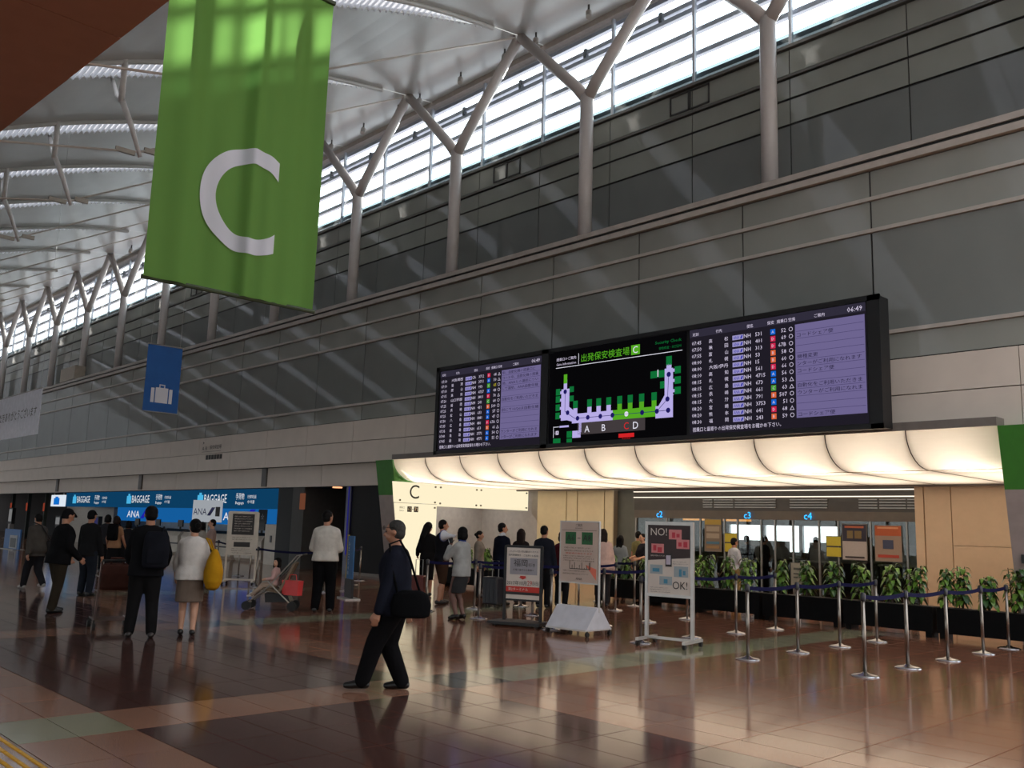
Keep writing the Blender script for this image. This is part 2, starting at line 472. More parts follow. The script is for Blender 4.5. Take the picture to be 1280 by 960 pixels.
for a, b_ in zip(XT[1:], XT[:-1]):
    mb = MB()
    for y0, y1 in zip(YS, YS[1:]):
        za, zb = smoothed(y0), smoothed(y1)
        p = [(a + 0.05, y0, za), (b_ - slot_hw(y0), y0, za), (b_ - slot_hw(y1), y1, zb), (a + 0.05, y1, zb)]
        t = 0.10
        mb.add(p + [(q[0], q[1], q[2] + t) for q in p], [(0, 3, 2, 1), (4, 5, 6, 7), (3, 0, 4, 7), (1, 2, 6, 5)])
    mb.build('ceiling_panel', M_CEIL, ceil)
for xt in XT[1:-1]:
    d = MB(); st = 0.085; y = -9.0; i = 0
    while y < 15.8:                                    # corrugated deck closing the slot, open to the sky along the truss
        z0, z1 = smoothed(y), smoothed(y + st)
        u0, u1 = (-0.05, 0.06) if i % 2 == 0 else (0.06, -0.05)
        w = slot_hw(y) + 0.05; w1 = slot_hw(y + st) + 0.05
        d.add([(xt - w, y, z0 + u0), (xt - .10, y, z0 + u0 + .20), (xt - .10, y + st, z1 + u1 + .20), (xt - w1, y + st, z1 + u1)], [(0, 3, 2, 1)])
        y += st; i += 1
    d.build('corrugated_deck', M_DECK, ceil)
    e = MB()
    e.tube([(xt + 0.03, yy, smoothed(yy) - 0.06) for yy in YS if yy < 16.2], 0.07, 8)
    e.build('slot_edge', M_CEIL, ceil)
MB().box(XR - PIT * NL, XR, 18.18, 18.5, 16.06, 16.30).build('edge_beam', M_BEAM, ceil)
M_ROD = mat('pale steel rod', (188, 178, 168), 0.35, 0.2)
M_STRUT = mat('white painted strut', (214, 210, 206), 0.35)
M_CLAMP = mat('cast clamp', (150, 140, 128), 0.4, 0.4)
node = (8.46, 11.30); node2 = (1.0, 9.55)
rod = MB().tube([(0, 17.0, 16.0), (0, node[0], node[1])], 0.028, 8).mesh('tie_rod'); rod.materials.append(M_ROD)
rod2 = MB().tube([(0, node[0], node[1]), (0, node2[0], node2[1]), (0, -8.5, 5.6)], 0.030, 8).mesh('tie_rod'); rod2.materials.append(M_ROD)
def post(nd, dz):
    p = MB().tube([(0.0, nd[0] + 0.03, nd[1] - 0.14), (0, nd[0] - 0.3, nd[1] + 0.70), (0, nd[0] - 0.60, nd[1] + 1.30)], [0.055, 0.075, 0.085], 10)
    p.tube([(0, nd[0] - 0.60, nd[1] + 1.22), (0.02, nd[0] - 0.62, nd[1] + dz)], 0.085, 10)
    p.tube([(0, nd[0] - 0.58, nd[1] + 1.28), (-0.85, nd[0] - 0.45, nd[1] + 1.75), (-1.5, nd[0] - 0.4, nd[1] + dz)], [0.07, 0.06, 0.06], 10)
    me = p.mesh('strut'); me.materials.append(M_STRUT); me.polygons.foreach_set('use_smooth', [True] * len(me.polygons)); return me
post1 = post(node, smoothed(node[0] - 0.6) - node[1] + 0.05)
post2 = post(node2, max(1.4, smoothed(node2[0] - 0.6) - node2[1] + 0.05))
clp = MB().box(-0.035, 0.035, node[0] + 0.12, node[0] + 0.52, node[1] + 0.03, node[1] + 0.17).box(-0.035, 0.035, node[0] - 0.62, node[0] - 0.12, node[1] - 0.15, node[1] - 0.02).mesh('clamp'); clp.materials.append(M_CLAMP)
for xt in XT[1:-1]:
    t = empty('roof_truss', (xt, 0, 0)); struct(t, 'slender tie rods and bent white strut hanging under the roof')
    for me, nm in ((rod, 'tie_rod'), (rod2, 'tie_rod'), (post1, 'strut'), (clp, 'clamp')): inst(nm, me, (0, 0, 0), t)
# small spot lamps along the roof edge
M_SPOT = mat('dark grey spot lamp', (86, 84, 82), 0.4, 0.3)
sp = MB().tube([(0, 0, 0), (0, 0, -0.20)], 0.03, 8).tube([(0, 0, -0.18), (0.03, -0.04, -0.30)], 0.05, 8).mesh('bracket'); sp.materials.append(M_SPOT)
sp2 = MB().tube([(0.02, -0.02, -0.24), (0.10, -0.10, -0.46)], 0.085, 12).mesh('lamp_head'); sp2.materials.append(mat('pale spot housing', (170, 166, 160), 0.4))
SPX = [-15.84, -17.93, -19.29, -21.38, -23.54, -24.77, -26.90, -29.06, -30.3, -32.4, -34.6, -35.8, -38.0, -40.1, -41.3, -43.5, -45.6, -46.9, -49.0]
ORD = ['first', 'second', 'third', 'fourth', 'fifth', 'sixth', 'seventh', 'eighth', 'ninth', 'tenth', 'eleventh', 'twelfth', 'thirteenth', 'fourteenth', 'fifteenth', 'sixteenth', 'seventeenth', 'eighteenth', 'nineteenth', 'twentieth', 'twenty-first', 'twenty-second', 'twenty-third', 'twenty-fourth', 'twenty-fifth']
for i, xx in enumerate(SPX):
    s_ = empty('spot_lamp', (xx, 17.4, smoothed(17.4)))
    tag(s_, 'small ceiling spot lamp along the window edge, %s from the upper right' % ORD[i], 'spotlight', 'spot lamps along the roof edge')
    inst('bracket', sp, (0, 0, 0), s_); inst('lamp_head', sp2, (0, 0, 0), s_)

# brown mezzanine soffit over the camera
M_SOF = mat('red brown soffit panel', (176, 130, 110), 0.5, var=0.04)
sof = MB().prism([(-62, -1.41), (12, 3.215), (12, -9), (-62, -9)], 'z', 5.03, 5.5).build('ceiling_mezzanine', mat('dark joint backing', (26, 27, 28)))
struct(sof, 'red brown panelled soffit of a mezzanine in the upper left corner')
def edge_y(x): return 2.465 + 0.0625 * x
xs = [-61.93 + 3.7 * i for i in range(21)]
for a, b_ in zip(xs, xs[1:]):
    MB().prism([(a + 0.006, edge_y(a)), (b_ - 0.006, edge_y(b_)), (b_ - 0.006, edge_y(b_) - 4.4), (a + 0.006, edge_y(a) - 4.4)], 'z', 5.0, 5.03).build('soffit_panel', M_SOF, sof)

# hall ends and the side behind the camera
M_WALLP = mat('pale grey plaster wall', (150, 148, 144), 0.8)
struct(MB().box(-100.3, -98, -9, 22, 0, 18).build('wall_left', mat('grey end wall', (92, 92, 92), 0.7)), 'far end wall of the hall')
struct(MB().box(18, 18.3, -9, 22, 0, 18).build('wall_right', M_WALLP), 'end wall of the hall')
wfz = MB().box(-100, 18, -9.3, -9.0, 4.2, 5.0).build('wall_front', M_WALLP)
struct(wfz, 'entrance side of the hall with glass doors')
fm = MB().box(-0.08, 0.08, -9.25, -9.05, 0, 4.2).mesh('mullion'); fm.materials.append(M_MULL)
fp = MB().box(-1.4, 1.4, -9.16, -9.15, 0, 4.2).mesh('pane'); fp.materials.append(clear_glass('tinted entrance glass', (0.66, 0.68, 0.68)))
for i in range(39):
    inst('mullion', fm, (-98 + 3.0 * i, 0, 0), wfz); inst('pane', fp, (-96.5 + 3.0 * i, 0, 0), wfz)
MB().box(-120, 40, -60, -9.3, -0.4, -0.05).build('pavement', mat('grey pavement', (120, 120, 118), 0.8))['kind'] = 'structure'
# ================================================================ SECURITY GATE C
M_GREEN = mat('green fin paint', (52, 118, 32), 0.5)
M_GREYF = mat('grey fin paint', (150, 138, 134), 0.55)
def pylon(x0, x1, label):
    t = empty('gate_pylon', (x0, 15.6, 0)); tag(t, label, 'pylon')
    def fy(z): return 15.62 + 0.62 * ((3.52 - z) / 3.52)
    for z0, z1, M, nm in ((2.44, 3.455, M_GREEN, 'green_cladding'), (0.0, 2.44, M_GREYF, 'grey_cladding')):
        MB().prism([(fy(z0) - 15.6, z0), (fy(z1) - 15.6, z1), (1.05, z1), (1.25, z0)], 'x', 0, x1 - x0).build(nm, M, t)
    return t
pylon(-22.45, -21.62, 'slanted green and grey gate pylon beside the glowing panel lettered C')
pr = pylon(-5.2, -3.6, 'slanted green and grey gate pylon at the right edge of the picture')
MB().box(0.14, 0.22, 0.36, 0.40, 1.28, 1.42).build('card_reader', mat('black plastic', (18, 18, 20), 0.4), pr)
# canopy
M_CANOPY = translucent('backlit canopy membrane', (250, 240, 224), 0.72)
M_RIB = mat('dark canopy rib', (70, 58, 46), 0.5)
can = empty('gate_canopy', (-13.4, 16, 3.5)); tag(can, 'glowing cream canopy of curved backlit panels over the gate', 'canopy')
def par(o):
    o.parent = can; o.matrix_parent_inverse = Matrix.Translation((13.4, -16, -3.5)); return o
NP = 11; PW = (21.6 - 5.2) / NP
prof = []
for i in range(13):
    t = pi / 2 * i / 12; prof.append((15.66 + 0.92 * (1 - math.cos(t)), 3.49 - 0.655 * math.sin(t)))
prof += [(17.6, 2.832), (19.0, 2.828), (20.6, 2.825)]
pm = MB(); w = PW / 2 - 0.008
for (a, b_) in zip(prof, prof[1:]):
    pm.add([(-w, a[0], a[1]), (w, a[0], a[1]), (w, b_[0], b_[1]), (-w, b_[0], b_[1])], [(0, 1, 2, 3)])
pme = pm.mesh('canopy_panel'); pme.materials.append(M_CANOPY); pme.polygons.foreach_set('use_smooth', [True] * len(pme.polygons))
rm = MB()
for (a, b_) in zip(prof, prof[1:]): rm.add([(-0.009, a[0], a[1] - 0.004), (0.009, a[0], a[1] - 0.004), (0.009, b_[0], b_[1] - 0.004), (-0.009, b_[0], b_[1] - 0.004),
                                           (-0.009, a[0] + .02, a[1] + 0.06), (0.009, a[0] + .02, a[1] + 0.06), (0.009, b_[0] + .02, b_[1] + 0.06), (-0.009, b_[0] + .02, b_[1] + 0.06)], [(0, 1, 2, 3), (7, 6, 5, 4), (0, 3, 7, 4), (1, 5, 6, 2)])
rme = rm.mesh('canopy_rib'); rme.materials.append(M_RIB)
for i in range(NP):
    xc = -21.6 + PW * (i + 0.5)
    par(inst('canopy_panel', pme, (xc, 0, 0)))
    if i: par(inst('canopy_rib', rme, (xc - PW / 2, 0, 0)))
    la = bpy.data.lights.new('canopy_tube', 'AREA'); la.shape = 'RECTANGLE'; la.size = PW * 0.5; la.size_y = 0.12; la.energy = 20; la.color = (1.0, 0.89, 0.77)
    lo = bpy.data.objects.new('canopy_tube', la); COL.objects.link(lo); lo.location = (xc, 16.75, 3.30)
    lo.rotation_euler = Vector((0, -0.62, -0.78)).to_track_quat('-Z', 'X').to_euler(); par(lo)
    la = bpy.data.lights.new('soffit_tube', 'AREA'); la.shape = 'RECTANGLE'; la.size = PW * 0.7; la.size_y = 3.0; la.energy = 27; la.color = (1.0, 0.90, 0.78)
    lo = bpy.data.objects.new('soffit_tube', la); COL.objects.link(lo); lo.location = (xc, 18.7, 3.36)
    par(lo)
M_CAP = mat('grey metal cap strip', (112, 104, 98), 0.5)
par(MB().box(-21.6, -5.2, 15.60, 20.8, 3.46, 3.60).build('canopy_cap', M_CAP))
par(MB().box(-21.6, -5.2, 16.555, 16.575, 2.825, 2.836).build('seam_strip', mat('canopy seam', (196, 172, 140), 0.5)))
par(MB().box(-21.6, -5.2, 20.6, 20.7, 2.78, 3.46).build('back_plate', M_CAP))

# left side wall of the gate: backlit glass panels with the letter C
M_LITP = emission('backlit cream glass', (255, 241, 204), 1.0)
M_INK = mat('black ink', (28, 24, 20), 0.6, var=0)
M_STUD = mat('brushed steel stud', (120, 112, 100), 0.4, 0.8)
gl = MB().box(-21.61, -21.60, 16.9, 21.2, 2.16, 2.82).build('wall_gate_left', mat('pale gate plaster', (180, 172, 160), 0.7))
struct(gl, 'lit side wall of the gate')
lp = empty('letter_panel', (-21.57, 15.85, 0)); tag(lp, 'glowing cream glass panel wall with a large black letter C', 'lit sign')
def lpq(nm, y0, y1, z0, z1, M=M_LITP):
    return MB().box(-0.02, 0.02, y0 - 15.85, y1 - 15.85, z0, z1).build(nm, M, lp)
MB().prism([(-0.12, 2.23), (-0.20, 2.83), (1.46, 2.83), (1.46, 2.23)], 'x', -0.02, 0.02).build('glass_panel', M_LITP, lp)
MB().prism([(0.24, 0.02), (-0.11, 2.215), (1.46, 2.215), (1.46, 0.02)], 'x', -0.02, 0.02).build('glass_panel', M_LITP, lp)
for a, b_ in ((17.34, 18.95), (18.98, 21.15)): lpq('glass_panel', a, b_, 2.17, 2.83)
sme = MB().tube([(0.02, 0, 0), (0.05, 0, 0)], 0.028, 10).mesh('stud'); sme.materials.append(M_STUD)
for y, z in ((17.22, 2.74), (17.22, 2.28), (17.42, 2.74), (17.42, 2.26), (18.87, 2.74), (18.87, 2.26), (19.06, 2.74), (19.06, 2.26), (21.06, 2.74), (21.06, 2.26), (17.22, 2.12), (15.92, 2.30)):
    inst('stud', sme, (0, y - 15.85, z), lp)
tx = MB(); text(tx, 'C', (0.023, 0.42, 2.36), (0, 1, 0), (0, 0, 1), h=0.40, res=6); tx.build('letter', M_INK, lp); tx = MB()
text(tx, '搭乗口', (0.023, 0.07, 2.06), (0, 1, 0), (0, 0, 1), h=0.06); text(tx, 'Gates', (0.023, 0.07, 1.98), (0, 1, 0), (0, 0, 1), h=0.05)
tx.box(0.021, 0.024, 0.36, 0.52, 1.97, 2.13); tx.box(0.021, 0.024, 0.60, 0.76, 1.97, 2.13); tx.box(0.021, 0.024, 0.54, 0.58, 2.04, 2.06)
tx.build('lettering', M_INK, lp)
tw = MB(); text(tw, '62', (0.026, 0.44, 2.0), (0, 1, 0), (0, 0, 1), h=0.10, align='c'); text(tw, '71', (0.026, 0.68, 2.0), (0, 1, 0), (0, 0, 1), h=0.10, align='c')
tw.build('numerals', mat('cream print', (240, 230, 200), 0.6, var=0), lp)

# recess, back walls
M_BEIGE = mat('beige wall panel', (204, 178, 148), 0.5, var=0.03)
M_CREAM = mat('cream wall panel', (222, 208, 172), 0.5, var=0.03)
M_GREYW = mat('light grey wall', (168, 162, 156), 0.6)
struct(MB().box(-24.2, -24.0, 17.3, 21.4, 0, 3.4).build('wall_recess', M_GREYW), 'light grey wall in the recess behind the queue')
struct(MB().box(-24.2, -21.0, 21.3, 21.5, 0, 3.4).build('wall_recess_back', M_GREYW), 'grey back of the recess')
bw = MB().box(-20.7, -17.55, 20.78, 21.0, 0, 2.83).build('wall_gate_back', mat('tan joint', (120, 104, 82)))
struct(bw, 'cream panel wall at the back of the gate')
for a, b_ in ((-20.70, -19.45), (-19.42, -18.99), (-18.96, -17.9), (-17.87, -17.55)):
    MB().box(a + .006, b_ - .006, 20.74, 20.79, 0.0, 2.83).build('wall_panel', M_CREAM, bw)
br = MB().box(-8.72, -3.6, 20.78, 21.0, 0, 2.83).build('wall_gate_right', mat('pale tan joint', (176, 150, 120)))
struct(br, 'beige panel wall right of the security lanes')
for a, b_ in ((-8.72, -8.52), (-8.50, -7.93), (-7.92, -6.6), (-6.58, -3.6)):
    for z0, z1 in ((0.0, 1.50), (1.51, 2.83)) if a > -8 else ((0.0, 2.83),):
        MB().box(a + .005, b_ - .005, 20.74, 20.79, z0, z1).build('wall_panel', M_BEIGE, br)
# security hall beyond the glass
M_DKW = mat('grey green partition', (92, 94, 86), 0.45)
M_DKC = mat('dark ceiling', (60, 58, 55), 0.6)
struct(MB().box(-26, -3.4, 21.0, 36, 3.0, 3.2).build('ceiling_security', M_DKC), 'dark ceiling of the security hall')
struct(MB().box(-26.2, -26, 21.5, 36, 0, 3.2).build('wall_security_left', M_DKW), 'side wall of the security hall')
struct(MB().box(-3.4, -3.2, 21, 36, 0, 3.2).build('wall_security_right', M_DKW), 'side wall of the security hall')
pw = MB().box(-17.55, -16.85, 20.95, 21.05, 0, 2.8).build('wall_partition', M_DKW); struct(pw, 'grey green partition beside the lanes')
struct(MB().box(-17.6, -17.45, 21.05, 24.5, 0, 3).build('wall_partition_side', M_DKW), 'grey green partition return')
M_STRIPL = emission('ceiling light strip', (255, 236, 206), 2.6)
for i, y in enumerate((21.8, 23.2, 24.6, 26.4)):
    o = MB().box(-24, -4, y, y + 0.12, 2.95, 2.99).build('light_strip', M_STRIPL)
    tag(o, 'long ceiling light strip in the security hall, %s from the gate' % ORD[i], 'ceiling light', 'light strips of the security hall')
# far windows at the end of the lanes
fw = MB().box(-26, -3.4, 35.6, 35.8, 0, 0.95).box(-26, -3.4, 35.6, 35.8, 2.05, 3.2).box(-26, -23.4, 35.6, 35.8, .95, 2.05).box(-18.0, -3.4, 35.6, 35.8, .95, 2.05).build('wall_security_back', M_DKW); struct(fw, 'back wall of the security hall with bright windows')
fmm = MB().box(-0.08, 0.08, 35.62, 35.78, 0.9, 2.3).mesh('mullion'); fmm.materials.append(M_MULL)
fpp = MB().box(-0.9, 0.9, 35.70, 35.705, 0.9, 2.3).mesh('pane'); fpp.materials.append(M_PANE)
for i in range(4): inst('mullion', fmm, (-23.4 + 1.8 * i, 0, 0), fw)
for i in range(3): inst('pane', fpp, (-22.5 + 1.8 * i, 0, 0), fw)
# glass front of the lanes
M_GPANE = clear_glass('lane glass', (0.72, 0.76, 0.74), 0.12)
M_HEAD = mat('brown grey header', (98, 90, 82), 0.5)
M_STEEL = mat('steel frame', (150, 148, 144), 0.35, 0.7)
gf = MB().box(-16.9, -8.72, 20.92, 21.0, 2.0, 2.22).build('window_2', M_HEAD); struct(gf, 'glass front of the security lanes under a brown header')
for z in (2.74, 2.58): MB().box(-16.9, -8.72, 20.88, 20.92, z - 0.01, z + 0.012).build('ceiling_rail', emission('soffit slot light', (255, 240, 220), 1.4), gf)
MB().box(-16.9, -8.72, 20.93, 21.0, 2.22, 2.80).build('header', mat('dark bronze header', (70, 65, 60), 0.4), gf)
for a, b_ in ((-14.5, -14.2), (-14.15, -13.55), (-13.5, -12.3), (-11.9, -10.9), (-10.1, -9.65), (-9.6, -8.98), (-8.95, -8.74)):
    v_ = MB()
    for k in range(4): v_.box(a, b_, 20.895, 20.935, 2.30 + 0.065 * k, 2.325 + 0.065 * k)
    v_.build('vent_slat', M_STEEL, gf)
GX = [-16.85, -15.75, -14.62, -13.85, -13.45, -12.75, -12.35, -11.85, -11.15, -10.65, -9.85, -9.0, -8.74]
for a, b_ in zip(GX, GX[1:]):
    MB().box(a + .02, b_ - .02, 20.955, 20.96, 0.05, 2.0).build('pane', M_GPANE, gf)
    MB().box(a - .02, a + .02, 20.93, 20.98, 0, 2.0).build('mullion', M_STEEL, gf)
M_NEON = emission('blue neon', (40, 170, 255), 2.2)
for s_, xx in (('c2', -15.94), ('c3', -13.1), ('c4', -11.39)):
    t_ = MB(); text(t_, s_, (xx, 20.86, 2.02), (1, 0, 0), (0, 0, 1), h=0.17, align='c', res=2)
    t_.build('lettering', M_NEON, gf)
# posters and notices on the glass
def poster(name, x0, x1, z0, z1, label, blocks, y=20.93, frame=(120, 116, 108)):
    p = empty(name, (x0, y, 0)); tag(p, label, 'poster')
    MB().box(-.015, x1 - x0 + .015, 0.0, 0.012, z0 - .015, z1 + .015).build('backing', mat('poster edge %d' % frame[0], frame, 0.5), p)
    for bi, (a, b_, c, d, rgb) in enumerate(blocks):
        MB().box(a * (x1 - x0), b_ * (x1 - x0), -0.0025 * (1 + bi), 0.0, z0 + c * (z1 - z0), z0 + d * (z1 - z0)).build('print_block', mat('print %d %d %d' % rgb, rgb, 0.6, var=0.05, scale=30), p)
    return p
poster('notice_poster', -14.46, -13.95, 1.15, 1.98, 'tall notice poster with a yellow heading left of the c3 lane', [(0, 1, 0, 1, (124, 108, 92)), (0, 1, .84, 1, (168, 140, 60)), (.1, .9, .62, .78, (160, 146, 128)), (.1, .9, .4, .56, (160, 146, 128)), (.1, .9, .22, .3, (70, 110, 130)), (.1, .9, .08, .16, (150, 120, 80))])
poster('gate_poster', -10.54, -9.95, 1.10, 1.92, 'dark and white security poster with a red arc, right of c4', [(0, 1, 0, .52, (176, 166, 160)), (0, 1, .52, 1, (40, 36, 52)), (.1, .9, .9, .96, (170, 90, 60)), (.2, .45, .6, .82, (120, 100, 60)), (.52, .8, .6, .82, (120, 100, 60)), (.1, .9, .04, .09, (60, 50, 50))])
poster('orange_poster', -9.74, -9.13, 1.10, 1.90, 'orange topped security poster on the glass next to the beige wall', [(0, 1, 0, .72, (150, 128, 112)), (0, 1, .72, 1, (176, 86, 46)), (.1, .9, .92, .97, (214, 150, 110)), (.3, .7, .35, .6, (60, 66, 90)), (.1, .9, .1, .18, (170, 60, 44))])
for i, (xx, nm) in enumerate(((-13.83, 'left of the c3 lane'), (-10.95, 'between the c4 lane and the dark poster'))):
    poster('yellow_notice', xx, xx + 0.36, 1.15, 1.62, 'pair of yellow notices on the lane glass, ' + nm, [(0, 1, 0, .46, (196, 178, 52)), (0, 1, .54, 1, (196, 178, 52))], frame=(70, 68, 60))
wn_ = poster('white_notice', -9.9, -9.55, 0.6, 1.05, 'pale framed notice standing among the plants', [(0, 1, 0, 1, (164, 158, 140)), (.15, .85, .7, .8, (90, 90, 80)), (.15, .85, .5, .56, (90, 90, 80)), (.15, .85, .34, .4, (90, 90, 80))], y=17.4)
MB().tube([(.17, .02, 0), (.17, .02, .6)], .012, 8).lathe([(.14, 0), (.14, .015)], (.17, .02, 0)).build('stand', M_STEEL, wn_)
# inspection counters in the lanes
M_CNT = mat('dark grey counter', (48, 50, 54), 0.4)
for i, (xx, w_) in enumerate(((-15.4, 1.3), (-12.9, 1.1), (-10.6, 1.3))):
    t = empty('inspection_counter', (xx, 23.0, 0)); tag(t, 'dark inspection counter in the security hall, %s from the left' % ORD[i], 'counter', 'inspection counters')
    MB().box(0, w_, 0, 2.6, 0.0, 0.92).build('body', M_CNT, t); MB().box(-.04, w_ + .04, -.05, 2.65, .92, .96).build('counter_top', M_STEEL, t)
    MB().box(.1, w_ - .1, .5, 1.9, .96, 1.45).build('scanner_hood', mat('grey scanner hood', (130, 132, 134), 0.4), t)
for i, (xx, yy) in enumerate(((-16.4, 22.6), (-15.2, 22.9))):
    t = empty('amber_sign', (xx, yy, 1.98)); tag(t, ('left' if i == 0 else 'right') + ' amber lit sign hanging behind the c2 lane', 'sign', 'amber lane signs')
    MB().box(0, 0.9, 0, .08, 0, 0.16).build('lightbox', emission('amber light', (255, 170, 80), 1.3), t)
    for q in (.15, .75): MB().tube([(q, .04, .16), (q, .04, 1.02)], .012, 6).build('hanger', M_STEEL, t)
# recess downlights
for i, yy in enumerate((18.2, 19.8)):
    o = MB().lathe([(0.10, 0), (0.10, 0.03)], (-22.8, yy, 3.17), 16).build('downlight', emission('recess light', (255, 244, 228), 6.0)); tag(o, '%s ceiling downlight in the grey recess behind the C panel' % ('front' if i == 0 else 'rear'), 'downlight', 'recess downlights')
    la = bpy.data.lights.new('recess_lamp', 'AREA'); la.shape = 'DISK'; la.size = .2; la.energy = 26; la.color = (1, .95, .88)
    lo = bpy.data.objects.new('recess_lamp', la); COL.objects.link(lo); lo.location = (-22.8, yy, 3.16)
struct(MB().box(-24.2, -21.6, 17.3, 21.5, 3.2, 3.3).build('ceiling_recess', M_GREYW), 'ceiling of the recess')

# ================================================================ DISPLAY BOARD
M_BLK = mat('matt black display casing', (14, 14, 17), 0.5)
disp = empty('flight_board', (-13, 15.2, 3.5)); tag(disp, 'long black flight information board with three lit screens above the canopy', 'display board')
def dp(mb, nm, M, parent=None):
    o = mb.build(nm, M); o.parent = disp; o.matrix_parent_inverse = Matrix.Translation((13, -15.2, -3.5))
    if parent: o.parent = parent; o.matrix_parent_inverse = Matrix.Identity(4)
    return o
dp(MB().box(-19.15, -6.88, 15.22, 15.59, 3.49, 5.82), 'casing', M_BLK)
fr = MB()
for a in ((-19.17, -6.86, 5.74, 5.84), (-19.17, -6.86, 3.47, 3.56), (-19.17, -19.05, 3.47, 5.84), (-7.08, -6.86, 3.47, 5.84), (-15.14, -14.92, 3.47, 5.84)):
    fr.box(a[0], a[1], 15.19, 15.23, a[2], a[3])
dp(fr, 'bezel', M_BLK)
UX, UZ = (1, 0, 0), (0, 0, 1)
S_BG = emission('screen dark', (44, 40, 52), 0.55)
S_HD = emission('screen header', (62, 58, 76), 0.6)
S_LV = emission('screen lavender', (150, 138, 196), 0.50)
S_TX = emission('screen text', (225, 215, 240), 0.85)
S_DK = emission('screen dark text', (50, 44, 84), 0.4)
S_LN = emission('screen rule', (104, 94, 150), 0.45)
S_BL = emission('screen blue chip', (20, 110, 225), 0.8); S_RD = emission('screen red chip', (222, 40, 84), 0.8)
S_OR = emission('screen orange chip', (236, 110, 64), 0.8); S_GR = emission('screen green chip', (80, 168, 60), 0.8)
S_YE = emission('screen yellow text', (230, 210, 40), 0.8); S_LOGO = emission('screen logo blue', (40, 50, 190), 0.7)
S_WH = emission('screen logo white', (180, 172, 228), 0.7)
Y0 = 15.205
def chip(mb, x0, x1, z0, z1, y): mb.add([(x0, y, z0), (x1, y, z0), (x1, y, z1), (x0, y, z1)], [(0, 1, 2, 3)])
def table(x0, x1, z0, z1, rows, notes, clock):
    W = x1 - x0; H = z1 - z0
    scr = dp(MB().box(x0, x1, Y0, Y0 + .015, z0, z1), 'screen', S_BG)
    X = lambda t: x0 + W * t
    Z = lambda t: z0 + H * t
    L = {k: MB() for k in ('tx', 'lv', 'dk', 'ln', 'bl', 'rd', 'or', 'gr', 'ye', 'lg', 'wh', 'hd')}
    chip(L['hd'], x0, x1, Z(.925), z1, Y0 - .002)
    chip(L['lv'], X(.635), X(.995), Z(.085), Z(.90), Y0 - .002)
    for s_, t in (('定刻', .02), ('行先', .17), ('便名', .36), ('保安', .48), ('搭乗口', .535), ('空席', .60), ('ご案内', .74)):
        text(L['tx'], s_, (X(t), Y0 - .005, Z(.935)), UX, UZ, h=H * .032)
    text(L['tx'], clock, (X(.985), Y0 - .005, Z(.935)), UX, UZ, h=H * .042, align='r')
    n = len(rows); rh = .815 / n
    for i, (tm, d1, d2, al, num, ch, gt, av) in enumerate(rows):
        zb = .90 - rh * (i + 1) + rh * .18; hh = H * rh * .60
        text(L['tx'], tm, (X(.015), Y0 - .005, Z(zb)), UX, UZ, h=hh * .92)
        if d2: text(L['tx'], d1, (X(.125), Y0 - .005, Z(zb)), UX, UZ, h=hh); text(L['tx'], d2, (X(.245), Y0 - .005, Z(zb)), UX, UZ, h=hh, align='r')
        else: text(L['tx'], d1, (X(.125), Y0 - .005, Z(zb)), UX, UZ, w=W * .12, h=hh)
        chip(L['wh'], X(.272), X(.338), Z(zb - rh * .1), Z(zb + rh * .58), Y0 - .003)
        text(L['lg'], 'ANA', (X(.278), Y0 - .005, Z(zb)), UX, UZ, h=hh * .75, w=W * .036)
        L['lg'].add([(X(.319), Y0 - .005, Z(zb)), (X(.328), Y0 - .005, Z(zb)), (X(.335), Y0 - .005, Z(zb + rh * .45)), (X(.326), Y0 - .005, Z(zb + rh * .45))], [(0, 1, 2, 3)])
        text(L['tx'], al, (X(.342), Y0 - .005, Z(zb)), UX, UZ, h=hh * .92)
        text(L['tx'], num, (X(.41), Y0 - .005, Z(zb)), UX, UZ, h=hh * .92)
        k = {'A': 'bl', 'B': 'or', 'C': 'gr', 'D': 'rd'}[ch]
        chip(L[k], X(.497), X(.525), Z(zb - rh * .12), Z(zb + rh * .66), Y0 - .003)
        text(L['tx'], ch, (X(.511), Y0 - .006, Z(zb + rh * .06)), UX, UZ, h=hh * .66, align='c')
        text(L['ye' if gt == '65' else 'tx'], gt, (X(.585), Y0 - .005, Z(zb)), UX, UZ, h=hh * .92, align='r')
        text(L['tx'], '○' if av else '△', (X(.612), Y0 - .005, Z(zb - rh * .02)), UX, UZ, h=hh * 1.0, align='c', res=3)
        if i: chip(L['ln'], X(.64), X(.99), Z(.90 - rh * i) - .004, Z(.90 - rh * i) + .004, Y0 - .004)
        if notes.get(i): text(L['dk'], notes[i], (X(.645), Y0 - .005, Z(zb)), UX, UZ, h=hh * 1.0, w=min(W * .34, len(notes[i]) * W * .0275))
    text(L['tx'], '搭乗口と最寄りの出発保安検査場をお確かめ下さい。', (X(.02), Y0 - .005, Z(.022)), UX, UZ, h=H * .042, w=W * .53)
    for k, M in (('hd', S_HD), ('lv', S_LV), ('ln', S_LN), ('wh', S_WH), ('bl', S_BL), ('rd', S_RD), ('or', S_OR), ('gr', S_GR)): dp(L[k], 'screen_field', M, scr)
    for k, M in (('tx', S_TX), ('dk', S_DK), ('ye', S_YE), ('lg', S_LOGO)):
        if L[k].v: dp(L[k], 'lettering', M, scr)
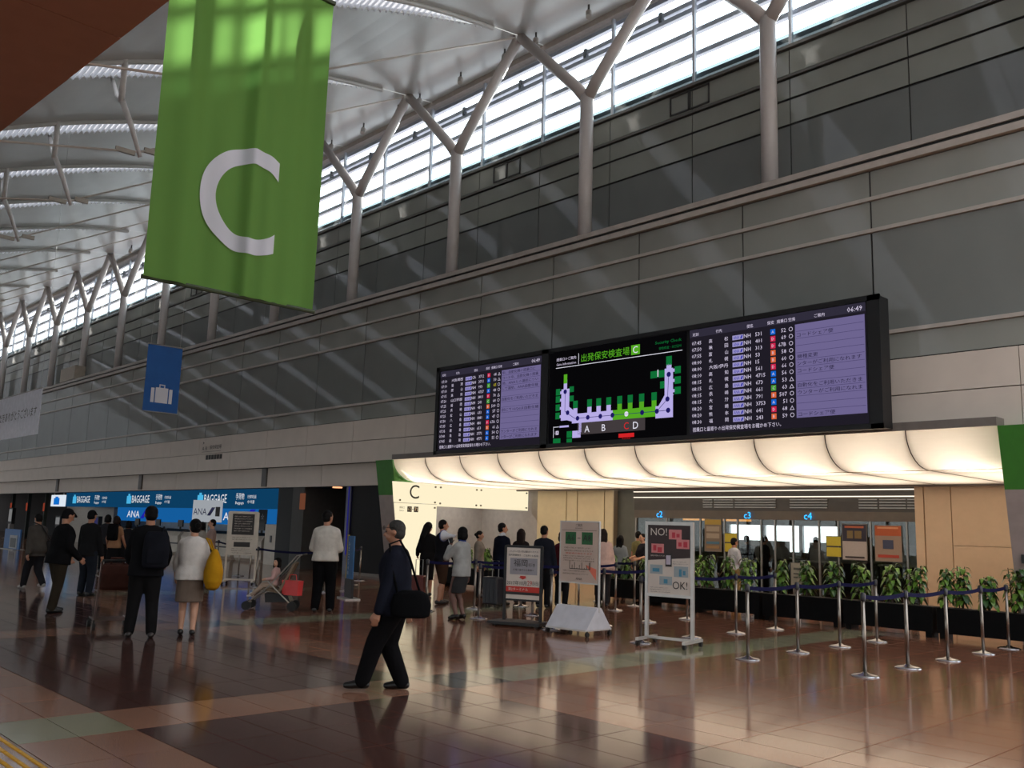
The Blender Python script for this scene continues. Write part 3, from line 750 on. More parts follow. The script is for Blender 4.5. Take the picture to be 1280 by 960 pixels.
table(-10.86, -7.12, 3.57, 5.73, [
    ('07:45', '高', '松', 'NH', '531', 'A', '52', 1), ('07:50', '秋', '田', 'NH', '401', 'D', '69', 1), ('07:55', '富', '山', 'NH', '313', 'D', '67B', 1),
    ('08:00', '札', '幌', 'NH', '53', 'B', '58', 1), ('08:00', '大阪/伊丹', '', 'NH', '15', 'B', '60', 1), ('08:10', '高', '知', 'NH', '561', 'D', '66', 1),
    ('08:15', '札', '幌', 'NH', '4715', 'A', '56', 1), ('08:15', '広', '島', 'NH', '673', 'A', '53', 0), ('08:15', '長', '崎', 'NH', '661', 'C', '63', 0),
    ('08:15', '大', '分', 'NH', '791', 'B', '507', 1), ('08:20', '宮', '崎', 'NH', '3753', 'A', '51', 1), ('08:20', '熊', '本', 'NH', '641', 'D', '68', 0), ('08:30', '福', '岡', 'NH', '243', 'B', '59', 1)],
    {1: 'コードシェア便', 4: '機種変更', 5: 'ンターがご利用になれます', 6: 'コードシェア便', 8: '自動化をご利用いただきま', 9: 'ウンターがご利用になれま', 12: 'コードシェア便'}, '06:49')
table(-19.0, -15.16, 3.57, 5.71, [
    ('07:10', '大阪/関西', '', 'CA', '3712', 'D', '68', 0), ('07:10', '福', '岡', 'NH', '3711', 'A', '50', 0), ('07:10', '岡', '山', 'NH', '993', 'C', '65', 1),
    ('07:15', '高', '知', 'NH', '4757', 'A', '48', 1), ('07:20', '山口宇部', '', 'NH', '3811', 'D', '70', 0), ('07:25', '福', '岡', 'NH', '241', 'C', '64', 1),
    ('07:25', '長', '崎', 'NH', '451', 'B', '509', 1), ('07:25', '松', '山', 'NH', '633', 'A', '57', 1), ('07:30', '八', '島', 'NH', '1881', 'A', '47', 1),
    ('07:35', '広', '島', 'NH', '881', 'D', '67A', 1), ('07:35', '鹿', '島', 'NH', '653', 'B', '61', 0), ('07:40', '鳥', '取', 'NH', '3771', 'A', '54', 1), ('07:45', '函', '館', 'NH', '4771', 'A', '55', 1)],
    {0: '中、自動化機の搭乗口に', 1: 'コード中、自動化機の搭乗', 2: '他、ANAとの運航につい', 3: 'して運航、ANA自動化機', 5: '自動化をご利用いただきま', 7: '別にて10/26は自動化機', 11: 'ウンターがご利用になれま', 12: 'ンターがご利用になれます'}, '06:49')
# centre screen: gate map
cx0, cx1, cz0, cz1 = -14.87, -10.95, 3.57, 5.73
scr = dp(MB().box(cx0, cx1, Y0, Y0 + .015, cz0, cz1), 'screen', emission('screen black', (14, 13, 16), 0.5))
CX = lambda t: cx0 + (cx1 - cx0) * t
CZ = lambda t: cz0 + (cz1 - cz0) * t
G_ = {k: MB() for k in ('gn', 'lv', 'dg', 'wh', 'bl', 'rd', 'gy', 'tx')}
def cq(k, a, b_, c, d, dy=.002): chip(G_[k], CX(a), CX(b_), CZ(c), CZ(d), Y0 - dy)
text(G_['gn'], '出発保安検査場', (CX(.255), Y0 - .005, CZ(.85)), UX, UZ, h=.185, w=1.42, res=2)
cq('gn', .628, .69, .845, .945); text(G_['wh'], 'C', (CX(.659), Y0 - .005, CZ(.86)), UX, UZ, h=.15, align='c', res=3)
text(G_['tx'], '搭乗口のご案内', (CX(.055), Y0 - .005, CZ(.895)), UX, UZ, h=.075, w=.62); text(G_['tx'], 'Gate Information', (CX(.055), Y0 - .005, CZ(.845)), UX, UZ, h=.06, w=.62)
text(G_['dg'], 'Security Check', (CX(.97), Y0 - .005, CZ(.905)), UX, UZ, h=.085, align='r', w=.68); text(G_['dg'], '安检检査・보안검사', (CX(.97), Y0 - .005, CZ(.855)), UX, UZ, h=.06, align='r', w=.58)
cq('wh', .232, .235, .83, .95); cq('wh', .05, .975, .818, .824)
# concourse
cq('lv', .10, .165, .24, .58); cq('lv', .118, .145, .58, .68); cq('gn', .118, .145, .64, .74, .004)
for z in (.27, .36, .45, .53): cq('lv', .09, .1, z, z + .03); cq('dg', .055, .09, z - .01, z + .06)
for z in (.44, .54): cq('dg', .165, .20, z, z + .06)
G_['lv'].add([(CX(.15), Y0 - .002, CZ(.40)), (CX(.15), Y0 - .002, CZ(.24)), (CX(.235), Y0 - .002, CZ(.20)), (CX(.235), Y0 - .002, CZ(.30))], [(0, 1, 2, 3)])
cq('lv', .19, .50, .20, .30); cq('gn', .50, .80, .20, .30); cq('lv', .80, .915, .18, .30)
for a, k in ((.215, 'lv'), (.325, 'lv'), (.395, 'lv'), (.47, 'lv'), (.55, 'gn'), (.625, 'gn'), (.705, 'gn'), (.79, 'gn')):
    cq(k, a - .016, a + .016, .30, .36); cq('dg', a - .018, a + .018, .36, .44)
G_['lv'].add([(CX(.80), Y0 - .003, CZ(.25)), (CX(.86), Y0 - .003, CZ(.25)), (CX(.92), Y0 - .003, CZ(.40)), (CX(.86), Y0 - .003, CZ(.40))], [(0, 1, 2, 3)])
cq('lv', .86, .915, .26, .66); cq('lv', .872, .905, .66, .70); cq('dg', .87, .907, .69, .78)
for z in (.40, .50, .60): cq('dg', .925, .965, z, z + .07); cq('lv', .915, .925, z + .02, z + .05)
cq('dg', .83, .86, .47, .54); cq('dg', .82, .86, .58, .65); cq('dg', .765, .812, .58, .65); cq('wh', .812, .818, .59, .66)
cq('gy', .235, .73, .075, .20)
cq('lv', .195, .26, .045, .12); cq('lv', .245, .265, .10, .21); cq('dg', .15, .192, .05, .12); cq('dg', .15, .192, -.03 + .03, .04); cq('dg', .04, .10, .0, .05)
cq('lv', .09, .165, .165, .185); cq('wh', .04, .043, .06, .18); cq('wh', .04, .085, .172, .178); text(G_['tx'], 'i♿', (CX(.055), Y0 - .005, CZ(.09)), UX, UZ, h=.09)
for s_, a, k in (('A', .31, 'wh'), ('B', .435, 'wh'), ('C', .60, 'rd'), ('D', .665, 'wh')): text(G_[k], s_, (CX(a), Y0 - .006, CZ(.095)), UX, UZ, h=.15, align='c', res=3)
cq('rd', .545, .655, .015, .055); text(G_['rd'], 'You are here', (CX(.6), Y0 - .005, CZ(-.01) + .015), UX, UZ, h=.03, align='c')
lines = [(.132, .55), (.132, .34), (.155, .31), (.215, .25), (.30, .25), (.40, .25), (.50, .25), (.60, .25), (.70, .25), (.81, .25), (.885, .25)]
ln = MB()
for (a, b_), (c, d) in zip(lines, lines[1:]): ln.tube([(CX(a), Y0 - .006, CZ(b_)), (CX(c), Y0 - .006, CZ(d))], .006, 4)
ln.tube([(CX(.81), Y0 - .006, CZ(.25)), (CX(.88), Y0 - .006, CZ(.36)), (CX(.888), Y0 - .006, CZ(.62))], .006, 4)
G_['bl'].add(ln.v, ln.f)
for (a, b_) in ((.132, .55), (.155, .32), (.235, .25), (.315, .25), (.41, .25), (.50, .25), (.71, .25), (.81, .25), (.885, .25), (.88, .36), (.888, .60), (.60, .25)):
    k = 'wh' if abs(a - .6) < .001 else 'bl'
    r_ = .055
    n0 = [(CX(a) + r_ * math.cos(2 * pi * q / 16), Y0 - .008, CZ(b_) + r_ * math.sin(2 * pi * q / 16)) for q in range(16)]
    G_[k].add(n0, [tuple(range(16))])
for k, M in (('gn', emission('map green', (96, 190, 40), 0.75)), ('lv', emission('map lavender', (196, 184, 245), 0.85)), ('dg', emission('map gate green', (22, 140, 70), 0.6)), ('gy', emission('map grey', (84, 76, 78), 0.6)),
             ('wh', emission('map white', (238, 236, 250), 0.9)), ('bl', emission('map navy', (40, 34, 120), 0.6)), ('rd', emission('map red', (230, 40, 44), 0.8)), ('tx', S_TX)):
    dp(G_[k], 'map_field', M, scr)

# ================================================================ HANGING BANNERS
def wave(y, z): return 0.05 * math.sin(y * 6.3 + 0.7) + 0.022 * math.sin(y * 17 + 1.2 + 0.3 * z) + 0.045 * math.exp(-((y - 3.90) / 0.05) ** 2) - 0.03 * math.exp(-((y - 4.02) / 0.06) ** 2)
M_BAN = translucent('green banner cloth', (116, 162, 84), 0.5)
M_BANL = translucent('white banner print', (226, 226, 240), 0.35)
ban = empty('hanging_banner', (-8, 3.82, 3.71)); tag(ban, 'large hanging green cloth banner with a white letter C', 'banner')
by0, by1, bz0, bz1 = 2.95, 4.71, 3.71, 7.13
mb = MB(); NY, NZ = 150, 40
for j in range(NZ + 1):
    for i in range(NY + 1):
        y = by0 + (by1 - by0) * i / NY; z = bz0 + (bz1 - bz0) * j / NZ
        mb.v.append((wave(y, z) * (0.35 + 0.65 * min(1, (bz1 - z) / 0.6)), y - 3.82, z - 3.71))
for j in range(NZ):
    for i in range(NY):
        a = j * (NY + 1) + i; mb.f.append([a, a + 1, a + NY + 2, a + NY + 1]); mb.mi.append(0)
cloth = mb.build('cloth', M_BAN, ban, smooth=True)
V, F, x0, x1, y0, y1 = text_geo('C', 8)
lt = MB(); nA = 130                     # letter as a ring sector following the cloth
cy, cz, Rz, Ry, wd = 3.94, 4.665, 0.535, 0.52, 0.158
for i in range(nA + 1):
    for q in (1.0, .83, .67, .5, .33, .17, 0.0):
        ry = Ry - wd * q * 1.0; rz = Rz - wd * q
        a0 = math.acos(0.25 / ry); a = a0 + (2 * pi - 2 * a0) * i / nA
        y = cy + ry * math.cos(a) * 1.0; z = cz + rz * math.sin(a)
        lt.v.append((wave(y, z) + 0.016, y - 3.82, z - 3.71))
for i in range(nA):
    for q in range(6):
        a = i * 7 + q; lt.f.append([a, a + 1, a + 8, a + 7]); lt.mi.append(0)
lt.build('letter', M_BANL, cloth, smooth=True)
M_DKG = mat('dark banner rod', (46, 60, 34), 0.5)
MB().tube([(0, by0 - 3.82, 0.0), (0, by1 - 3.82, 0.0)], 0.022, 8).build('bottom_rod', M_DKG, ban)
MB().tube([(0, by0 - 3.83, bz1 - 3.71), (0, by1 - 3.81, bz1 - 3.71)], 0.025, 8).build('top_rod', M_DKG, ban)
for yy in (by0 + .1, by1 - .1): MB().tube([(0, yy - 3.82, bz1 - 3.71), (0, yy - 3.82, smoothed(yy) - 3.71)], 0.004, 5).build('wire', M_STEEL, ban)

blu = empty('hanging_banner', (-24, 9.68, 4.36)); tag(blu, 'hanging blue banner with a pale suitcase symbol', 'banner')
MB().box(-0.006, 0.006, -0.47, 0.47, 0, 1.81).build('cloth', mat('blue banner cloth', (14, 82, 150), 0.7, bump=0.1, scale=3), blu)
sc_ = MB(); X_ = 0.009
def sq(a, b_, c, d): sc_.add([(X_, a, c), (X_, b_, c), (X_, b_, d), (X_, a, d)], [(0, 1, 2, 3)])
sq(-.17, .17, .25, .66); sq(-.29, -.20, .25, .64); sq(.20, .29, .25, .64); sq(-.08, -.05, .66, .75); sq(.05, .08, .66, .75); sq(-.08, .08, .72, .75)
sc_.build('suitcase_symbol', mat('white print', (206, 206, 214), 0.6, var=0), blu)
MB().tube([(0, -.48, 1.81), (0, .48, 1.81)], .02, 6).build('top_rod', M_STEEL, blu); MB().tube([(0, -.48, 0), (0, .48, 0)], .015, 6).build('bottom_rod', M_STEEL, blu)
for yy in (-.4, .4): MB().tube([(0, yy, 1.81), (0, yy, smoothed(9.68 + yy) - 4.36)], .004, 5).build('wire', M_STEEL, blu)

# white banner: parallel to the wall
wb = empty('hanging_banner', (-30.05, 8.44, 3.99), 0.0); tag(wb, 'long white hanging banner with a line of small black Japanese lettering', 'banner')
A = Vector((0, 0, 0)); D = Vector((-1, 0, 0))
wbm = MB(); W_ = 8.0; N_ = Vector((0, -1, 0))
p = [A, A + D * W_, A + D * W_ + Vector((0, 0, 1.44)), A + Vector((0, 0, 1.44))]
wbm.add([q + N_ * .006 for q in p] + [q - N_ * .006 for q in p], [(0, 1, 2, 3), (7, 6, 5, 4), (0, 4, 5, 1), (1, 5, 6, 2), (2, 6, 7, 3), (3, 7, 4, 0)])
wbm.build('cloth', mat('white banner cloth', (228, 228, 236), 0.7), wb)
tx = MB(); text(tx, '国際線をご利用いただきありがとうございます', A + N_ * .012 + Vector((0, 0, .58)) + D * .32, -D, (0, 0, 1), h=.33, align='r', w=7.2)
tx.build('lettering', M_INK, wb)
MB().tube([p[3], p[2]], .02, 6).build('top_rod', M_STEEL, wb)
for t_ in (.2, 7.6):
    q = A + D * t_; MB().tube([q + Vector((0, 0, 1.44)), (q.x, q.y, smoothed(8.44 + q.y) - 3.99)], .004, 5).build('wire', M_STEEL, wb)
# small speaker box on the ledge
sb = MB().box(-55.0, -52.6, 16.3, 16.85, 9.0, 9.75).box(-54.0, -53.6, 16.4, 16.7, 8.80, 9.0).build('equipment_box', mat('beige metal box', (176, 164, 148), 0.5)); tag(sb, 'beige equipment box fixed between far columns above the ledge', 'box')
# fascia direction lettering
fl = MB()
text(fl, '➤', (-34.95, 15.945, 4.52), UX, UZ, h=.12); text(fl, 'A B', (-34.98, 15.945, 4.28), UX, UZ, h=.15, w=.45); text(fl, '保安検査場', (-34.3, 15.945, 4.30), UX, UZ, h=.17, w=1.0)
fl.tube([(-34.98, 15.945, 4.22), (-33.3, 15.945, 4.22)], .006, 4)
for i in range(6): fl.box(-34.6 + .24 * i, -34.4 + .24 * i, 15.95, 15.957, 3.9, 4.08)
fl.build('lettering', M_INK, wl)
M_CTRW = mat('white counter laminate', (196, 186, 172), 0.4); M_CTRD = mat('dark counter stripe', (30, 30, 34), 0.4)
# ================================================================ CHECK-IN HALL (left, under the fascia)
M_BLKW = mat('black wall panel', (14, 14, 15), 0.5, spec=.2)
M_DARKGR = mat('dark grey wall panel', (30, 29, 30), 0.6, spec=.2)
M_WHITEW = mat('white wall', (176, 168, 158), 0.6)
struct(MB().box(-97, -24.3, 23.0, 23.2, 0, 3.5).build('wall_checkin_back', M_DARKGR), 'dark back wall of the check-in hall')
struct(MB().box(-97, -22.5, 16.6, 23.2, 3.2, 3.4).build('ceiling_checkin', M_DKC), 'dark ceiling of the check-in hall')
w_ = empty('wall_checkin_right', (-23.5, 16.45, 0)); struct(w_, 'black panelled wall with a dark doorway beside the gate pylon')
def wp(nm, x0, x1, z0, z1, M, y0=16.35, y1=16.6): return MB().box(x0 + 23.5, x1 + 23.5, y0 - 16.45, y1 - 16.45, z0, z1).build(nm, M, w_)
wp('wall_panel', -24.65, -22.5, 0.08, 2.76, M_DARKGR)
wp('kick_plate', -24.65, -22.5, 0, 0.09, M_CAP, 16.28, 16.6)
wp('door_jamb', -24.94, -24.67, 0, 2.76, mat('dark navy jamb', (30, 28, 70), 0.35), 16.3)
wp('blue_edge_light', -24.79, -24.76, 0.6, 2.74, emission('blue edge light', (60, 60, 190), 0.35), 16.28, 16.3)
wp('wall_panel', -27.5, -24.9, 0, 2.76, M_BLKW, 18.2, 18.3)
wp('wall_panel', -28.27, -27.5, 0, 2.76, mat('grey wall pier', (66, 64, 62), 0.6), 16.3, 18.3)
wp('wall_panel', -29.3, -28.27, 0, 2.76, M_BLKW, 16.32, 18.3)
wp('wall_panel', -24.6, -24.3, 0, 3.3, M_DARKGR, 16.6, 23.0)
pf = MB().box(-27.72, -27.42, 16.26, 16.30, 2.0, 2.55).build('lit_picture', emission('amber picture', (180, 110, 80), 0.3)); tag(pf, 'small amber lit picture on the grey pier beside the dark doorway', 'picture')
dl = MB().lathe([(0.16, 0), (0.16, 0.04)], (-25.67, 16.42, 2.715), 16).build('downlight', emission('warm downlight', (255, 170, 120), 1.6)); tag(dl, 'small warm downlight above the dark doorway', 'downlight')

# lit blue baggage header
M_BANDB = emission('lit blue header', (18, 76, 118), 0.62)
M_TXW = emission('lit white lettering', (235, 240, 245), 0.85)
M_TXC = emission('lit cyan symbol', (80, 190, 240), 0.85)
bh = empty('baggage_header', (-31, 17.5, 2.04)); tag(bh, 'long lit blue header reading BAGGAGE over the check-in counters', 'sign')
MB().box(-24.6, 0, 0, 0.25, 0, 0.78).build('lightbox', M_BANDB, bh)
MB().box(0, 0.6, 0.01, 0.25, 0, 0.78).build('end_box', mat('dark blue end box', (20, 50, 76), 0.4), bh)
MB().box(-24.7, 0.6, 0.02, 0.25, 0.80, 0.86).build('top_rail', M_STEEL, bh)
tb, tc_ = MB(), MB()
for xb, xt, wt_, xk, xe in ((-54.4, -53.7, 2.0, -51.0, -49.9), (-46.45, -45.8, 2.15, -42.9, -41.9), (-38.4, -37.75, 2.1, -34.85, -33.85)):
    xb += 31; xt += 31; xk += 31; xe += 31
    tc_.box(xb, xb + .52, -.02, 0, .18, .56); tc_.box(xb + .16, xb + .36, -.02, 0, .56, .66)
    text(tb, 'BAGGAGE', (xt, -.012, .22), UX, UZ, h=.36, w=wt_, res=2)
    text(tb, '手荷物', (xk, -.012, .36), UX, UZ, h=.26, w=.72); text(tb, 'Baggage', (xk, -.012, .14), UX, UZ, h=.15, w=.72)
    text(tb, '行李托运', (xe, -.012, .40), UX, UZ, h=.14, w=.72); text(tb, '수하물', (xe, -.012, .20), UX, UZ, h=.13, w=.6)
tb.build('lettering', M_TXW, bh); tc_.build('bag_symbol', M_TXC, bh)
for k in range(7): MB().tube([(-24 + 4 * k, .12, .84), (-24 + 4 * k, .12, 1.15)], .03, 6).build('hanger', M_STEEL, bh)
sl = empty('suitcase_lightbox', (-57.9, 17.4, 2.04)); tag(sl, 'square white lightbox with a blue suitcase at the left end of the header', 'sign')
MB().box(0, 2.05, 0, .2, 0, .66).build('lightbox', emission('white lightbox', (225, 235, 245), 0.95), sl)
sq_ = MB(); sq_.box(.55, 1.5, -.02, 0, .1, .48); sq_.box(.8, 1.25, -.02, 0, .48, .56); sq_.build('suitcase_symbol', emission('suitcase blue', (20, 120, 220), 0.8), sl)
for xx in (.2, 1.85): MB().tube([(xx, .1, .66), (xx, .1, 1.2)], .03, 6).build('hanger', M_STEEL, sl)

# blue backdrop behind the counters
M_BDROP = emission('lit blue backdrop', (24, 104, 176), 0.75)
bd = empty('blue_backdrop', (-37, 21.0, 1.0)); tag(bd, 'lit blue backdrop wall with airline logo behind the counters', 'backdrop')
MB().box(-20.7, 0, .02, .15, -1.0, 0).build('lower_panel', M_CTRW, bd); MB().box(-20.7, 0, 0, .15, .34, 1.25).build('panel', M_BDROP, bd); MB().box(-20.7, 0, .0, .15, 0.0, .34).build('shelf_band', mat('pale blue band', (170, 190, 210), 0.5), bd)
lg, lgn = MB(), MB()
for xx in (-18.5, -6.0):
    text(lg, 'ANA', (xx, -.012, .55), UX, UZ, h=.38, w=1.9, res=2)
    lgn.add([(xx + 2.0, -.012, .5), (xx + 2.5, -.012, .5), (xx + 3.3, -.012, 1.1), (xx + 2.8, -.012, 1.1)], [(0, 1, 2, 3)])
lg.build('lettering', M_TXW, bd); lgn.build('logo_stripe', emission('logo navy', (34, 40, 190), 0.7), bd)
MB().box(-2.4, -1.6, -.02, 0, .45, 1.1).build('emblem_plate', mat('black emblem plate', (20, 20, 22), 0.5), bd)
e_ = MB(); text(e_, '☆', (-2.0, -.026, .62), UX, UZ, h=.3, align='c'); e_.build('emblem_star', mat('white print', (206, 206, 214), 0.6), bd)
struct(MB().box(-60, -52.2, 19.0, 19.2, 0, 3.2).build('wall_checkin_white', M_WHITEW), 'pale wall left of the blue backdrop')

# counters with white curved fronts
for i in range(6):
    xx = -46.6 + 2.5 * i
    t = empty('checkin_counter', (xx, 17.2, 0)); tag(t, 'white check-in counter with curved front under the blue header, %s from the left' % ORD[i], 'counter', 'check-in counters')
    pr_ = [(0.10, 0.0), (0.0, 0.12), (-0.02, 0.8), (0.12, 1.0), (0.42, 1.08), (0.9, 1.08), (0.9, 0.0)]
    MB().prism(pr_, 'x', 0.02, 2.2).build('body', M_CTRW, t)
    MB().prism([(0.10, 1.005), (0.14, 1.03), (0.44, 1.11), (0.44, 1.085)], 'x', 0.0, 2.22).build('front_trim', M_CTRD, t)
    MB().box(0.02, 2.2, -0.03, -0.005, 0.46, 0.52).build('stripe', M_CTRD, t)
    MB().box(0.9, 1.4, 0.5, 0.56, 1.2, 1.5).build('monitor', M_BLK, t); MB().box(1.1, 1.2, 0.5, 0.55, 1.08, 1.2).build('monitor_stand', M_BLK, t)
tw_ = empty('service_cabinet', (-31.15, 16.9, 0)); tag(tw_, 'tall beige service cabinet at the right end of the check-in counters', 'cabinet')
MB().box(0, 1.05, 0, 1.0, 0, 1.46).build('body', M_CTRW, tw_); MB().box(.42, .54, -.02, 0, .8, 1.05).build('handle', M_CTRD, tw_)
# self-service kiosks
def kiosk(x, y, rz, label, scr_rgb=(60, 60, 110), h=1.55):
    t = empty('checkin_kiosk', (x, y, 0), rz); tag(t, label, 'kiosk', 'self-service kiosks')
    MB().box(-.35, .35, -.3, .3, 0, .05).build('base', M_BLK, t); MB().box(-.18, .18, -.1, .15, .05, .9).build('column', mat('pale kiosk body', (150, 146, 142), 0.4), t)
    MB().box(-.38, .38, -.08, .12, .9, h).build('head', M_BLK, t); MB().box(-.30, .30, -.09, -.08, 1.05, h - .08).build('screen', emission('kiosk screen %d' % scr_rgb[2], scr_rgb, .55), t)
kiosk(-48.3, 16.8, 0, 'black self-service kiosk with a dim blue screen left of the counters')
kiosk(-53.5, 16.6, 0, 'self-service kiosk with a pale screen, between the two left travellers', (150, 150, 150), 1.5)
kiosk(-56.5, 16.4, 0, 'self-service kiosk with a pale screen, behind the walking person', (150, 150, 150), 1.5)
kiosk(-64, 17, 0, 'tall self-service kiosk with a white frame at the far left', (120, 140, 150), 1.9)
for i, xx in enumerate((-67.5, -64.0, -60.5)):
    o = MB().box(xx - .60, xx - .50, 17.93, 18.0, 1.75, 2.25).build('orange_lamp', emission('orange lamp', (190, 84, 60), .4)); tag(o, 'thin orange vertical lamp in the dark far left hall, %s from the left' % ORD[i], 'lamp', 'orange lamps')
    struct(MB().box(xx - .6, xx - .5, 18.0, 18.2, 0, 3.2).build('pillar', mat('greenish pillar', (50, 58, 52), .5)), 'dark green pillar')
bb = empty('blue_board', (-45.9, 12.0, 0)); tag(bb, 'blue framed board standing on the floor at the left edge', 'board')
MB().box(0, 2.3, 0, .06, .02, .88).build('board', mat('blue board', (30, 96, 158), .5), bb); MB().box(.9, 2.0, -.02, 0, .05, .62).build('notice', mat('pale notice', (170, 170, 172), .6), bb); MB().box(1.05, 1.85, -.03, -.02, .1, .5).build('photo', mat('dark photo', (40, 44, 48), .5), bb)
MB().box(.1, 2.2, -.2, .3, 0, .02).build('foot', M_STEEL, bb)

# ================================================================ STANCHIONS
M_CHR = mat('brushed chrome', (138, 130, 122), 0.28, 1.0); M_BELT = mat('navy belt webbing', (18, 18, 52), 0.8, spec=.08); M_BASE = mat('chrome dish', (180, 180, 184), 0.2, 1.0)
pole_me = MB().lathe([(0.022, 0.02), (0.022, 0.90)], seg=12).mesh('pole'); pole_me.materials.append(M_CHR)
base_me = MB().lathe([(0.165, 0.0), (0.165, 0.008), (0.13, 0.022), (0.05, 0.034), (0.03, 0.05)], seg=24).mesh('base'); base_me.materials.append(M_BASE)
head_me = MB().lathe([(0.028, 0.86), (0.032, 0.87), (0.032, 0.945), (0.02, 0.96)], seg=12).mesh('belt_head'); head_me.materials.append(mat('dark belt cassette', (34, 34, 40), .4))
for me in (pole_me, base_me, head_me): me.polygons.foreach_set('use_smooth', [len(p.vertices) == 4 for p in me.polygons])
def stanchion(x, y, label, nxt=None, group='queue stanchions', colour=M_BELT):
    t = empty('queue_stanchion', (x, y, 0)); tag(t, label, 'stanchion', group)
    inst('base', base_me, (0, 0, 0), t); inst('pole', pole_me, (0, 0, 0), t); inst('belt_head', head_me, (0, 0, 0), t)
    for n in (nxt or []):
        dx, dy = n[0] - x, n[1] - y; L_ = math.hypot(dx, dy); mb = MB(); k = 6
        ux_, uy_ = dx / L_, dy / L_
        for i in range(k):
            s0, s1 = 0.03 + (L_ - .06) * i / k, 0.03 + (L_ - .06) * (i + 1) / k
            d0, d1 = [-.05 * 4 * (s / L_) * (1 - s / L_) * min(1, L_ / 2) for s in (s0, s1)]
            for off, sg in ((0.0015, 1), (-0.0015, -1)):
                q = [(ux_ * s0 - uy_ * off, uy_ * s0 + ux_ * off, .885 + d0), (ux_ * s1 - uy_ * off, uy_ * s1 + ux_ * off, .885 + d1), (ux_ * s1 - uy_ * off, uy_ * s1 + ux_ * off, .935 + d1), (ux_ * s0 - uy_ * off, uy_ * s0 + ux_ * off, .935 + d0)]
                mb.add(q if sg > 0 else q[::-1], [(0, 1, 2, 3)])
        mb.build('belt', colour, t)
LANES = [(-5.13, [10.65, 11.82, 13.08, 14.37, 15.42], 'nearest the right pylon'), (-6.70, [10.65, 11.92, 13.14, 14.35], 'second from the right pylon'), (-8.55, [10.76, 12.01, 13.25, 14.47], 'by the NO and OK sign'),
         (-10.42, [10.81, 12.10, 13.32, 14.50], 'by the slanted-foot sign'), (-12.28, [10.91, 12.24, 13.51, 14.63], 'by the black framed sign'), (-13.78, [10.91, 12.12, 13.4, 14.66], 'behind the uniformed woman')]
POS = ['front', 'second', 'third', 'fourth', 'fifth']
for li, (xx, ys, where) in enumerate(LANES):
    for i, y in enumerate(ys):
        nx = [(xx, ys[i + 1])] if i + 1 < len(ys) else []
        stanchion(xx, y, 'chrome queue stanchion with navy belt, %s in the line %s' % (POS[i], where), nx)
for i, (x, y, n) in enumerate(((-13.94, 16.06, [(-12.82, 15.91)]), (-12.82, 15.91, []))):
    stanchion(x, y, 'chrome queue stanchion before the rear planters, %s of two' % ('left' if i == 0 else 'right'), n)
for i, (x, y, n) in enumerate(((-18.59, 12.3, [(-20.45, 13.7)]), (-20.45, 13.7, [(-21.81, 14.85)]), (-21.81, 14.85, []))):
    stanchion(x, y, 'chrome stanchion right of the blue roll-up stand, %s from the front' % ORD[i], n)
LS = [(-20.42, 10.94), (-22.6, 11.9), (-24.6, 12.6), (-26.6, 12.9)]
for i, (x, y) in enumerate(LS):
    stanchion(x, y, 'dark queue stanchion near the left sign stand, %s from the stroller' % ORD[i], [LS[i + 1]] if i + 1 < len(LS) else [(-28.6, 13.0)], 'check-in queue stanchions')
stanchion(-18.4, 11.6, 'queue stanchion between the stroller and the man in the grey shirt', [(-20.42, 10.94)], 'check-in queue stanchions')

# ================================================================ PLANTERS
M_PLB = mat('black planter box', (11, 11, 12), 0.6, spec=.1); M_SOIL = mat('dark soil', (40, 32, 24), 0.9)
def leaf_mat(nm, rgb):
    M = mat(nm, rgb, 0.42, var=0.25, scale=9); return M
M_LEAF = leaf_mat('glossy green leaf', (84, 118, 36)); M_LEAF2 = leaf_mat('deep green leaf', (40, 74, 28)); M_STEM = mat('brown stem', (60, 48, 32), .7)
def planter(x0, x1, label, y0=15.80, y1=16.13, h=.5):
    t = empty('planter_box', ((x0 + x1) / 2, (y0 + y1) / 2, 0)); tag(t, label, 'planter', 'black planter boxes')
    hw, hd = (x1 - x0) / 2, (y1 - y0) / 2
    MB().box(-hw, hw, -hd, hd, .09, h).build('box', M_PLB, t); MB().box(-hw + .03, hw - .03, -hd + .03, hd - .03, h - .02, h + .004).build('soil', M_SOIL, t)
    for sx_ in (-1, 1):
        MB().box(sx_ * (hw - .08) - .05, sx_ * (hw - .08) + .05, -hd + .02, hd - .02, 0, .09).build('foot', M_PLB, t)
planter(-6.35, -4.72, 'black planter box at the right pylon holding four upright plants')
planter(-7.98, -6.42, 'black planter box second from the right pylon')
planter(-9.61, -8.05, 'black planter box in the middle of the row before the c4 lane')
planter(-11.24, -9.68, 'black planter box at the left end of the front row, before the c3 lane')
planter(-12.8, -11.3, 'black planter box behind the NO and OK sign', 16.3, 16.7)
planter(-14.5, -12.9, 'black planter box behind the white sign with the slanted foot', 16.5, 16.95)
planter(-19.5, -17.6, 'black planter box behind the uniformed woman', 15.9, 16.35)
